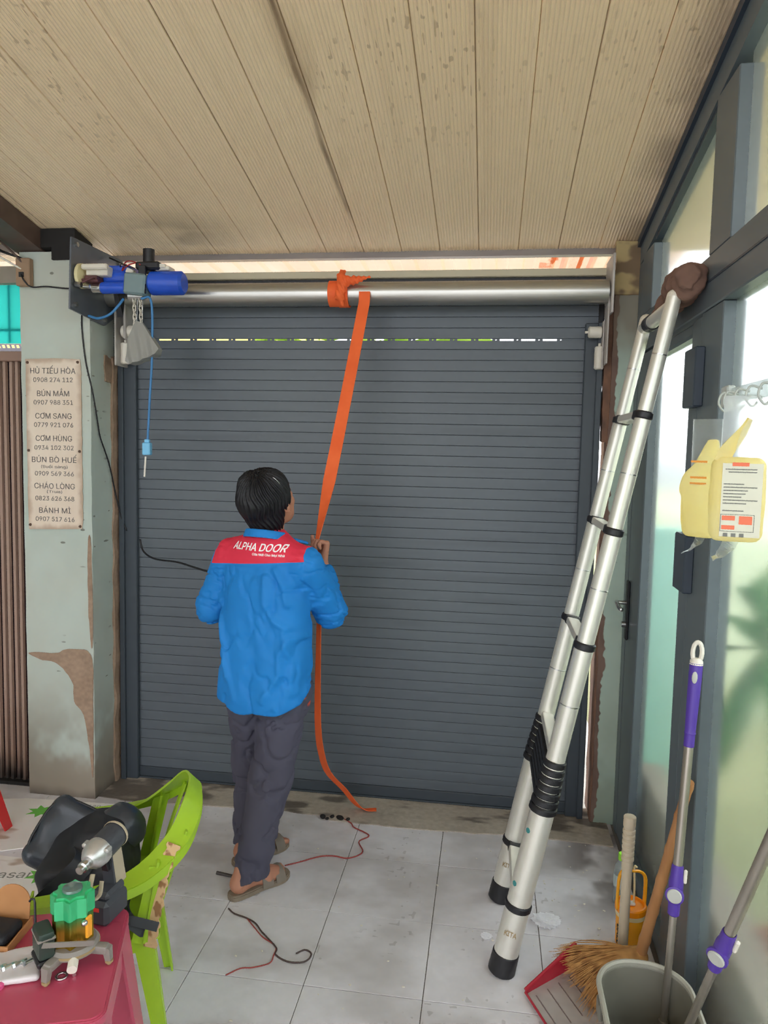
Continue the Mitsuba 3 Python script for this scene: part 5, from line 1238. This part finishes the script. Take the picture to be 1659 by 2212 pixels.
# ------------------------------------------------------------------ cleaning things in the right corner
MB = 'mop_bucket'
tag(MB, 'grey oval mop bucket at the lower right, with two mops standing in it', 'bucket')
mat('m_bucket', lambda p, n, uv: mix(lin(96, 94, 85), lin(118, 116, 105), fbm(p.x * 9, p.y * 9, p.z * 9, 3)), 0.5)
mat('m_bucket_in', lambda p, n, uv: mix(lin(96, 96, 86), lin(124, 124, 112), fbm(p.x * 30, p.y * 30, p.z * 30, 3)), 0.6)
bc_ = V(.492, 1.985, 0)
def oval(g, z):
    P = sbox(-.128 - g, -.215 - g, .128 + g, .215 + g)
    R0 = (.128 + g) * .9
    P = P.buffer(-R0).buffer(R0, quad_segs=10)
    return np.c_[np.array(P.exterior.coords)[:-1], np.full(len(P.exterior.coords) - 1, z)]
def skin(rings, cap0=False):
    k = min(len(r) for r in rings)
    R_ = []
    for r in rings:
        c = np.vstack([r, r[:1]]); s = np.r_[0, np.cumsum(np.linalg.norm(np.diff(c[:, :2], axis=0), axis=1))]; t = np.linspace(0, s[-1], 73)[:-1]
        R_.append(np.stack([np.interp(t, s, c[:, j]) for j in range(3)], 1))
    v = np.vstack(R_); n = 72; f = []
    for i in range(len(R_) - 1):
        for m in range(n):
            b, c2, d, e = i * n + m, i * n + (m + 1) % n, (i + 1) * n + m, (i + 1) * n + (m + 1) % n
            f += [[b, c2, e], [b, e, d]]
    if cap0:
        v = np.vstack([v, v[:n].mean(0), v[-n:].mean(0)]); q = len(v)
        for m in range(n): f += [[q - 2, (m + 1) % n, m], [q - 1, (len(R_) - 1) * n + m, (len(R_) - 1) * n + (m + 1) % n]]
    return trimesh.Trimesh(v, f, process=False)
put(MB + '__shell', mv(skin([oval(-.030, .001), oval(-.024, .02), oval(-.006, .20), oval(.0, .258), oval(-.003, .260), oval(-.008, .255), oval(-.030, .03), oval(-.036, .012)], True), bc_), 'm_bucket', 40)
put(MB + '__rim', mv(skin([oval(-.004, .256), oval(.006, .258), oval(.009, .266), oval(.006, .274), oval(-.001, .276), oval(-.006, .270), oval(-.004, .256)]), bc_), mat('m_rim', (160, 158, 146), 0.5), 40)
put(MB + '__wringer', mv(skin([oval(-.028, .225), oval(-.012, .232), oval(-.010, .240), oval(-.030, .242), oval(-.034, .20), oval(-.040, .20), oval(-.036, .225), oval(-.028, .225)]), bc_), 'm_bucket', 40)
# (the wringer ring covers only the near half)
m_ = scene[MB + '__wringer']; del scene[MB + '__wringer']
wr = mv(skin([oval(-.030, .222), oval(-.016, .230), oval(-.013, .240), oval(-.034, .243), oval(-.038, .20), oval(-.043, .20), oval(-.040, .222), oval(-.030, .222)]), bc_)
wr.vertices[:, 1] = 1.78 + (wr.vertices[:, 1] - 1.78) * .48 + .012
put(MB + '__wringer', wr, mat('m_wringer', (176, 170, 150), 0.5), 40)
put(MB + '__lug', at(rounded(.012, .05, .05, .004, 2), bc_ + V(-.134, .05, .235), (1, 0, 0), (0, 1, 0), (0, 0, 1)), 'm_bucket', 30)
mat('m_purple', (78, 52, 148), 0.42)
mat('m_tube', lambda p, n, uv: mix(lin(150, 142, 132), lin(184, 176, 166), fbm(p.x * 20, p.y * 20, p.z * 4, 3)), 0.3, 0.75)
mat('m_disc', (176, 176, 170), 0.5)
def mop(name, label, a, b, zj, grip, facing):
    a, b = np.asarray(a, float), np.asarray(b, float)
    tag(name, label, 'mop')
    d = unit(b - a); P = lambda z: a + (b - a) * ((z - a[2]) / (b[2] - a[2]))
    put(name + '__lower_tube', cyl(a, P(zj), .0105, n=20), 'm_tube', 30)
    top = P(b[2] - (.30 if grip else .02))
    put(name + '__upper_tube', cyl(P(zj + .02), top, .0135, n=20), 'm_tube', 30)
    s, u, w = frame_of(d)
    L = .14
    put(name + '__joint', at(lathe([(.0125, 0), (.0165, .004), (.0175, .05), (.0205, .065), (.0205, .10), (.0175, .115), (.0165, .145), (.0145, .150)], 24), P(zj) - d * .05, s, u, w), 'm_purple', 30)
    v = unit(np.asarray(facing, float)); v = unit(v - d * (v @ d)); x = np.cross(d, v)
    jc = P(zj) + d * .015
    put(name + '__joint_rim', at(lathe([(0, 0), (.024, 0), (.026, .004), (.026, .010), (.022, .012), (0, .012)], 28), jc + v * .010, x, d, v), 'm_purple', 30)
    put(name + '__disc', at(lathe([(0, 0), (.0205, 0), (.0205, .003), (.018, .005), (0, .005)], 28), jc + v * .0215, x, d, v), 'm_disc', 30)
    put(name + '__clip', at(rounded(.010, .040, .010, .003, 2), jc + d * .055 + x * .023, x, d, v), 'm_white_plastic', 30)
    put(name + '__socket', cyl(a - d * .004, a + d * .055, .0165, .014, 20), 'm_tube', 30)
    if grip:
        put(name + '__grip', at(lathe([(.0140, 0), (.0150, .003), (.0150, .035), (.0165, .04), (.0150, .045), (.0155, .06), (.0175, .13), (.0185, .20), (.0185, .245), (.0, .245)], 24), top - d * .02, s, u, w), 'm_purple', 30)
        ct = top + d * .222
        ring = [ct + d * (.034 + .030 * math.sin(t)) + x * .0125 * math.cos(t) for t in np.arange(24) * math.pi / 12]
        put(name + '__hanging_loop', cat(tube(ring, .0065, 8, closed=True, up=v), at(lathe([(0, 0), (.0188, 0), (.0180, .012), (.011, .02), (0, .02)], 20), ct - d * .002, s, u, w)), 'm_white_plastic', 40)
        put(name + '__button', at(trimesh.creation.icosphere(2, 1.0).apply_transform(np.diag([.008, .018, .004, 1])), top + d * .185 + v * .0175, x, d, v), 'm_disc', True)
    put(name + '__head', mv(lathe([(0, .0), (.058, .0), (.062, .008), (.058, .014), (.02, .02), (.013, .03), (.012, a[2] - .010), (0, a[2] - .010)], 28), a * V(1, 1, 0) + V(-.012, -.015 if grip else -.045, .014)), 'm_bucket_in', 30)
mop('mop', 'silver pole mop with a purple grip and white loop, leaning on the door post', V(.556, 2.135, .085), V(.622, 2.235, 1.265), .50, True, V(-.35, -1, .1))
mop('mop_001', 'silver pole mop with a purple joint, crossing the lower right corner above the bucket rim', V(.548, 2.005, .11), V(.630, 1.475, 1.250), .60, False, V(-.6, -1, .4))
# broom
BR = 'straw_broom'
tag(BR, 'straw broom with a bamboo handle leaning on the post behind the bucket', 'broom')
mat('m_bamboo', lambda p, n, uv: mix(lin(150, 100, 60), lin(186, 136, 90), fbm(p.x * 16, p.y * 16, p.z * 6, 3)), 0.5)
mat('m_straw', lambda p, n, uv: mix(lin(140, 94, 48), lin(196, 148, 88), noise(p.x * 60, p.y * 60, p.z * 20)), 0.8)
b0, b1 = V(.556, 2.455, .12), V(.622, 2.245, .822)
zs = np.linspace(0, 1, 40)
rr = .0185 - .004 * zs
for k in (4, 11, 18, 25, 32, 38): rr[k] += .0022
put(BR + '__handle', tube([b0 + (b1 - b0) * t for t in zs], rr, 14), 'm_bamboo', 40)
put(BR + '__binding', cat(*[at(tube([(.034 * math.cos(t), .022 * math.sin(t), 0) for t in np.arange(16) * math.pi / 8], .004, 6, closed=True), b0 + V(-.012 - .016 * k, .012, -.008 - .012 * k), unit(V(.9, 0, .3)), V(0, 1, 0), unit(V(-.3, 0, .9))) for k in range(3)]), 'm_bamboo', True)
strands = []
brg = np.random.RandomState(12)
for k in range(520):
    u = brg.rand(); w = brg.normal() * .5
    st = b0 + V(-.01, .01, -.01) + V(0, 1, 0) * w * .02 + V(.5, 0, .8) * brg.normal() * .010
    fan = u * 1.0
    end = V(.30, 2.52, .018) * (1 - fan) + V(.395, 2.285, .012) * fan + V(0, 0, .085 * brg.rand() * (1 - .6 * abs(fan - .4))) + brg.normal(size=3) * V(.016, .016, .004)
    mid = (st + end) / 2 + V(-.01, .005, .032) + brg.normal(size=3) * .007
    t = np.linspace(0, 1, 6)[:, None]
    c = st * (1 - t) ** 2 + 2 * mid * t * (1 - t) + end * t ** 2
    c[:, 2] = np.maximum(c[:, 2], .009)
    strands.append(tube(c, [.0022, .0024, .0024, .0021, .0016, .0006], 4, caps=False))
def core(p):
    d = seg(p, b0 + V(-.005, 0, -.005), V(.46, 2.44, .075), .030, .045)
    d = smin(d, seg(p, V(.46, 2.44, .07), V(.34, 2.49, .045), .040, .018), .03)
    d = smin(d, seg(p, V(.46, 2.44, .06), V(.40, 2.32, .035), .040, .018), .03)
    return d + .012 * (meshkit.fbm(p * V(18, 60, 60), 3, 3) - .5)
put(BR + '__straw_core', net(core, V(.26, 2.26, .004), V(.62, 2.56, .18), .005, 2), 'm_straw', 50)
tag(put(BR + '__straw', cat(strands), 'm_straw'), kind='stuff')
# dustpan with its upright handle
DP = 'dustpan'
tag(DP, 'red dustpan with a clear tray and an upright beige ribbed handle', 'dustpan')
mat('m_dp_red', lambda p, n, uv: mix(lin(150, 30, 46), lin(176, 44, 58), fbm(p.x * 9, p.y * 9, p.z * 9, 3)), 0.4)
mat('m_dp_clear', lambda p, n, uv: mix(lin(150, 140, 136), lin(188, 180, 176), fbm(p.x * 14, p.y * 14, 0, 3)), 0.25, spec=0.7)
A_, B_, C_, D_ = V(.175, 2.355, .006), V(.352, 2.520, .006), V(.455, 2.275, .006), V(.275, 2.135, .006)
put(DP + '__tray', hullof([q + V(0, 0, h) for q in (A_, B_, C_, D_) for h in (0, .005)]), 'm_dp_clear')
def wall(p, q, h0, h1, t=.005):
    n_ = unit(np.cross(q - p, (0, 0, 1)))
    return hullof([p, q, p + n_ * t, q + n_ * t, p + V(0, 0, h0), q + V(0, 0, h1), p + n_ * t + V(0, 0, h0), q + n_ * t + V(0, 0, h1)])
put(DP + '__back_wall', cat(wall(A_, B_, .018, .085), wall(B_, C_ + (B_ - C_) * .35, .085, .085)), 'm_dp_red')
put(DP + '__lip', cat(tube([A_ + V(0, 0, .016), B_ + V(0, 0, .086)], .0065, 8), tube([A_ + V(0, 0, .008), D_ + V(0, 0, .004)], .004, 8)), 'm_dp_red', 30)
put(DP + '__grooves', cat(*[hullof([A_ * (1 - t) + B_ * t + (D_ - A_) * f + V(0, 0, .0052) + o for f in (.12, .75) for o in (V(0, 0, 0), (B_ - A_) * .02, V(0, 0, .0012))]) for t in (.12, .34, .56, .78)]), mat('m_dp_groove', (120, 108, 106), 0.4))
h0, h1 = V(.520, 2.572, .012), V(.5265, 2.588, .535)
hd = unit(h1 - h0); HL = np.linalg.norm(h1 - h0)
pr_ = [(0, 0), (.0175, 0), (.0175, HL - .19), (.0195, HL - .186), (.0195, HL - .165)]
for k in range(6): z = HL - .160 + .0195 * k; pr_ += [(.0185, z), (.0215, z + .003), (.0220, z + .009), (.0215, z + .014), (.0185, z + .0165)]
pr_ += [(.0205, HL - .038), (.0215, HL - .034), (.0215, HL - .003), (.019, HL), (0, HL)]
s, u, w = frame_of(hd)
put(DP + '__handle', at(lathe(pr_, 24), h0, s, u, w), mat('m_beige', (190, 176, 152), 0.45), 35)
put(DP + '__handle_bracket', hullof([B_ + V(0, 0, .03), B_ + V(0.01, -.02, .03), B_ + V(0, 0, .05), h0 + V(-.01, .01, .02), h0 + V(.01, -.01, .02), h0 + V(-.01, .01, .045), h0 + V(.01, -.01, .045)]), 'm_dp_red')
# tumbler with carrying handle and straw
TU = 'orange_tumbler'
tag(TU, 'orange tumbler with a looped handle, lid and straw on the floor behind the dustpan handle', 'tumbler')
mat('m_orange', lambda p, n, uv: mix(lin(236, 158, 24), lin(248, 176, 44), fbm(p.x * 12, p.y * 12, p.z * 12, 2)), 0.35)
tu = V(.566, 2.690, .001)
put(TU + '__body', mv(lathe([(0, 0), (.046, 0), (.049, .004), (.051, .10), (.052, .112), (.0, .112)], 32), tu), 'm_orange', 30)
put(TU + '__band', mv(lathe([(.0515, .112), (.0535, .113), (.0535, .128), (.0515, .129), (0, .129)], 32), tu), mat('m_cream', (226, 206, 160), 0.45), 30)
put(TU + '__lid', mv(lathe([(.054, .129), (.056, .132), (.056, .150), (.053, .155), (.047, .156), (.045, .148), (0, .148)], 32), tu), mat('m_orange_deep', (236, 140, 10), 0.35), 30)
put(TU + '__lid_tab', mv(cat(rounded(.03, .022, .012, .004, 2), ), tu + V(.0, 0, .154)), 'm_white_plastic', 30)
hx = unit(V(.93, .35, 0))
put(TU + '__handle', tube(smoothline([tu + hx * -.054 + V(0, 0, .14), tu + hx * -.056 + V(0, 0, .20), tu + hx * -.050 + V(0, 0, .268), tu + hx * -.028 + V(0, 0, .284), tu + hx * .0 + V(0, 0, .278), tu + hx * .030 + V(0, 0, .272), tu + hx * .052 + V(0, 0, .250), tu + hx * .056 + V(0, 0, .20), tu + hx * .054 + V(0, 0, .14)], 8), .008, 10, flat=.7), 'm_orange', True)
put(TU + '__straw', tube(smoothline([tu + V(.006, 0, .05), tu + V(.010, .0, .20), tu + V(.006, .0, .29), tu + V(.012, -.012, .30)], 8), .0038, 8), 'm_cream', True)
o = tu + unit(V(-.56, -2.69, 0)) * .0508
nn = unit(V(-.93, -.36, 0)); 
put(TU + '__lettering', text('BALL', .020, tu + nn * .0514 + V(0, 0, .045), V(0, 0, -1), np.cross(nn, V(0, 0, -1)) * 1, .0008, True, True, .075), 'm_black')
# bottle
BO = 'water_bottle'
tag(BO, 'clear water bottle with a light green cap in the corner by the door', 'bottle')
bo_ = V(.578, 2.945, .001)
scene['m_pet'] = {'type': 'principledthin', 'base_color': rgb((.86, .90, .90)), 'roughness': 0.12, 'spec_trans': 0.75, 'diff_trans': 0.8, 'eta': 1.4}
put(BO + '__shell', mv(lathe([(.0, 0), (.026, 0), (.030, .006), (.030, .05), (.0285, .055), (.030, .06), (.030, .125), (.026, .150), (.014, .172), (.013, .180), (0, .180)], 28), bo_), 'm_pet', 30)
put(BO + '__label', mv(lathe([(.0304, .070), (.0306, .071), (.0306, .118), (.0304, .119)], 28), bo_), mat('m_label', (176, 188, 186), 0.5), 30)
put(BO + '__cap', mv(lathe([(0, .178), (.0155, .178), (.0160, .182), (.0160, .200), (.0145, .204), (0, .204)], 24), bo_), mat('m_capgreen', (146, 214, 60), 0.4), 30)
# crumpled film and litter on the tiles
def film(c, r, seed, h=.030):
    m = trimesh.creation.icosphere(4, 1.0); v = np.asarray(m.vertices).copy()
    n_ = 1 + .9 * (meshkit.fbm(v * 2.6, 4, seed) - .5) + .5 * (np.abs(meshkit.noise(v * 5, seed + 3) - .5) - .25)
    v = v * n_[:, None] * V(r, r * .8, h * .6); v[:, 2] = np.maximum(v[:, 2] + h * .4, .0012)
    return mv(trimesh.Trimesh(v, m.faces, process=False), c)
scene['m_film'] = {'type': 'principledthin', 'base_color': rgb((.97, .97, .99)), 'roughness': 0.2, 'spec_trans': 0.35, 'diff_trans': 0.5, 'eta': 1.5}
put('plastic_film', film(V(.272, 2.755, 0), .050, 3), 'm_film'); tag('plastic_film', 'crumpled clear plastic film on the tiles right of the ladder, larger piece', 'plastic film')
put('plastic_film_001', film(V(.046, 2.633, 0), .020, 6, .014), 'm_film'); tag('plastic_film_001', 'small crumpled clear plastic scrap beside the nearer ladder foot', 'plastic film')
put('plastic_film_002', film(V(.80, 2.30, -.05), .08, 8, .12), mat('m_greenfilm', (120, 190, 140), 0.4)) if False else None
litter = []
lr = np.random.RandomState(3)
for k in range(70):
    x, y = (-1.4 + 2.0 * lr.rand(), 1.9 + 1.5 * lr.rand()) if k < 40 else (.2 + .38 * lr.rand(), 2.6 + .75 * lr.rand())
    m = trimesh.creation.icosphere(1, 1.0); v = np.asarray(m.vertices) * (1 + .6 * (lr.rand(len(m.vertices), 1) - .5)) * V(1, .7, .35) * (.0025 + .004 * lr.rand())
    v[:, 2] -= v[:, 2].min() - .0012
    if .15 < x < .48 and 2.1 < y < 2.58: continue
    litter.append(mv(rot(trimesh.Trimesh(v, m.faces), lr.rand() * 360), x, y, 0))
put('floor_litter', cat(litter), 'm_white_plastic'); tag('floor_litter', 'crumbs and plaster chips scattered on the tiles', 'litter', kind='stuff')
# wires and a screwdriver on the floor
mat('m_wire_red', (150, 62, 58), 0.5); mat('m_wire_dark', (70, 56, 54), 0.5)
def wire(name, pts, m, r, label):
    put(name, tube(smoothline([V(x, y, r + .0012) for x, y in pts], 8), r, 6), m, True); tag(name, label, 'wire')
wire('floor_wire', [(-.638, 3.392), (-.598, 3.36), (-.578, 3.325), (-.497, 3.265), (-.533, 3.205), (-.503, 3.13), (-.518, 3.088), (-.562, 3.058), (-.62, 3.065), (-.682, 3.05), (-.76, 2.99), (-.812, 2.955)], 'm_wire_red', .0028, 'dark red wire wandering over the tiles from the cement strip towards the sandals')
wire('floor_wire_001', [(-.945, 2.628), (-.912, 2.602), (-.86, 2.585), (-.815, 2.56), (-.78, 2.52), (-.753, 2.494), (-.698, 2.439), (-.691, 2.405), (-.643, 2.378), (-.595, 2.380), (-.571, 2.400), (-.569, 2.432), (-.595, 2.446), (-.621, 2.423)], 'm_wire_dark', .0028, 'dark wire curling into a hook on the tiles in front of the man')
wire('floor_wire_002', [(-.86, 2.588), (-.81, 2.535), (-.765, 2.49), (-.704, 2.448), (-.697, 2.40), (-.700, 2.36), (-.751, 2.329), (-.79, 2.318), (-.828, 2.278)], 'm_wire_red', .0022, 'thin red wire forking off the dark curled wire')
put('cement_crumbs', cat(*[mv(rot(trimesh.creation.icosphere(1, 1.0).apply_transform(np.diag([.018 * s1, .012 * s1, .006, 1])), s1 * 90), x, y, .009) for x, y, s1 in ((-.745, 3.392, 1.2), (-.70, 3.40, .8), (-.66, 3.395, 1.4), (-.62, 3.388, .7), (-.72, 3.375, .6))]), 'm_black_matte', 40)
tag('cement_crumbs', 'dark crumbs of broken cement at the edge of the strip', 'debris', kind='stuff')
put('chisel__blade', rot(cat(bx(-1.005, -.935, 2.828, 2.838, .0015, .006, .001)), -8, (0, 0, 1), (-.97, 2.83, 0)), mat('m_oldsteel', (84, 78, 78), 0.5, 0.6))
put('chisel__handle', rot(cat(cyl((-1.075, 2.845, .0085), (-1.004, 2.834, .0075), .007, .006, 12)), 0), 'm_oldsteel', 30)
tag('chisel', 'small grey chisel lying on the tiles behind the sandals', 'tool')
# ------------------------------------------------------------------ clip hanger and bread bags on the partition
HG = 'clip_hanger'
tag(HG, 'clear plastic clip rail fixed to the partition glass above the yellow bags', 'hanger')
scene['m_acrylic'] = {'type': 'principledthin', 'base_color': rgb((.80, .83, .83)), 'roughness': 0.08, 'spec_trans': 0.7, 'diff_trans': 0.6, 'eta': 1.6}
put(HG + '__bar', bx(.600, .606, 1.52, 2.05, 1.925, 1.965, .002), 'm_acrylic')
put(HG + '__end_plate', cat(bx(.590, .612, 2.0, 2.05, 1.918, 1.972, .004), bx(.590, .612, 1.56, 1.66, 1.918, 1.972, .004)), mat('m_grey_clear', (176, 182, 178), 0.25, spec=0.7))
put(HG + '__bracket', cat(bx(.606, .6838, 2.02, 2.03, 1.94, 1.95), bx(.606, .6838, 1.60, 1.61, 1.94, 1.95)), 'm_grey_clear')
for y in (1.70, 1.78, 1.86, 1.94, 1.98):
    put(HG + '__hook', tube(smoothline([(.600, y, 1.945), (.575, y, 1.95), (.566, y, 1.925), (.58, y, 1.905), (.592, y, 1.915)], 6), .0028, 8), 'm_grey_clear', True)
scene['m_bagfilm'] = {'type': 'principledthin', 'base_color': proc(lambda p, n, uv: mix(lin(250, 235, 165), lin(252, 246, 214), fbm(p.x * 12, p.y * 12, p.z * 8, 3))), 'roughness': 0.35, 'spec_trans': 0.1, 'diff_trans': 1.3, 'eta': 1.45}
scene['m_bagclear'] = {'type': 'principledthin', 'base_color': rgb((.96, .97, .96)), 'roughness': 0.12, 'spec_trans': 0.93, 'diff_trans': 1.0, 'eta': 1.45}
mat('m_print_red', (222, 110, 76), 0.5); mat('m_print_grey', (110, 110, 104), 0.5); mat('m_print_orange', (226, 150, 60), 0.5)
def breadbag(name, label, o, x, W_, Dp, H_, bulge, tail):
    """o: bottom centre; x: width direction of the printed face, which looks along n."""
    tag(name, label, 'bag')
    x = unit(x); n_ = unit(np.cross(x, (0, 0, 1)))
    Q = np.stack([x, -n_, V(0, 0, 1)])
    def f(p):
        q = (p - o) @ Q.T
        d = boxd(q, (0, 0, H_ / 2), (W_ / 2, Dp / 2, H_ / 2), .018)
        sw = bulge * np.sin(np.pi * np.clip(q[..., 2] / H_, 0, 1))
        d = d - sw * .5 + .005 * (meshkit.fbm(q * 24, 3, len(name)) - .5)
        if tail:                      # the slim bag narrows into its neck
            k = np.clip((q[..., 2] - H_ * .80) / .13, 0, 1)
            neck = smax(smax(np.abs(q[..., 0] - .018 * k) - (W_ * .42 * (1 - k) + .010), np.abs(q[..., 1]) - (Dp * .38 * (1 - k) + .003), .006), np.abs(q[..., 2] - H_ - .02) - .065, .006)
            d = smin(d, neck, .03)
        return d
    m = net(f, o - V(.12, .12, .02), o + V(.12, .12, H_ + .16), .0045, 2)
    put(name + '__wrapper', m, 'm_bagfilm', True)
    if not tail:                      # a folded gusset runs up from the left top edge
        l = smoothline([o + x * -.032 + V(0, 0, H_ - .012) + n_ * .020, o + x * -.026 + V(0, 0, H_ + .012) + n_ * .016, o + x * .004 + V(0, 0, H_ + .055), o + x * .018 + V(0, 0, H_ + .085)], 6)
        put(name + '__gusset', ribbon(l, x * .8 + n_ * -.6, np.linspace(.050, .016, len(l)), .0012), 'm_bagfilm')
    tl = [o + x * s * W_ * .25 + V(0, 0, .006) for s in (-1, 1)]
    l = smoothline([o + V(0, 0, .01), o - x * .012 + V(0, 0, -.014) - n_ * .004, o - x * .026 + V(0, 0, -.032), o - x * .042 + V(0, 0, -.044)], 5)
    put(name + '__bag_tail', ribbon(l, x * .6 + V(0, 0, .4) + n_ * .3, np.linspace(.03, .046, len(l)), .0012), 'm_bagclear')
    put(name + '__bag_top', hullof([o + V(0, 0, H_ - .01) + x * a * .035 + n_ * b * .003 for a in (-1, 1) for b in (-1, 1)] + [o + V(0, 0, H_ + .135) + x * a * .036 - V(0, 0, 0) + n_ * b * .003 for a in (-1, 1) for b in (-1, 1)]), 'm_bagclear')
    return x, n_
o2 = V(.545, 1.735, 1.605)
x2, n2 = breadbag('bread_bag', 'boxy yellow bread bag with a printed white label, hanging nearest the right edge', o2, V(.90, .10, 0) * 1 + V(0, -.30, 0), .105, .075, .185, .006, 0)
def on_face(key, u0, u1, v0, v1, m, d=.0415):
    put(key, at(bx(u0, u1, v0, v1, 0, .0008), o2 + n2 * d, x2, V(0, 0, 1), n2), m)
on_face('bread_bag__label', -.034, .046, .012, .172, mat('m_baglabel', (206, 204, 186), 0.5), .0412)
for k, (a, b, z) in enumerate([(-.028, .034, .158), (-.022, .034, .152), (-.030, .010, .126), (-.030, .036, .119), (-.030, .018, .112), (-.030, .014, .105), (-.030, .006, .098), (-.030, .038, .091), (-.030, .016, .084), (-.030, .012, .068)]):
    on_face('bread_bag__print', a, b, z, z + .0022, 'm_print_grey', .0421)
for a, b, c, d in ((-.030, -.004, .048, .058), (-.030, -.004, .028, .037), (.004, .030, .040, .058)): on_face('bread_bag__print', a, b, c, d, 'm_print_red', .0421)
for a, b, c, d in ((-.033, .034, .0605, .0615), (-.033, .034, .0235, .0245), (-.033, -.032, .024, .061), (.033, .034, .024, .061)): on_face('bread_bag__print', a, b, c, d, 'm_print_grey', .0421)
for a in (-.026, -.010, .006): on_face('bread_bag__print', a, a + .009, .002 + .010, .010 + .010, 'm_print_grey', .0421)
on_face('bread_bag__print', -.015, .018, .166, .174, 'm_print_red', .0421)
x1_, n1_ = breadbag('bread_bag_001', 'slimmer yellow bread bag hanging behind the boxy one, next to the post', V(.545, 1.985, 1.585), V(.80, -.55, 0), .085, .070, .165, .014, 1)
for z in (.15, .135, .19): put('bread_bag_001__print', at(bx(-.022, .018, 0, .005, 0, .0008), V(.545, 1.985, 1.585 + z) + n1_ * .041, x1_, V(0, 0, 1), n1_), 'm_print_orange')
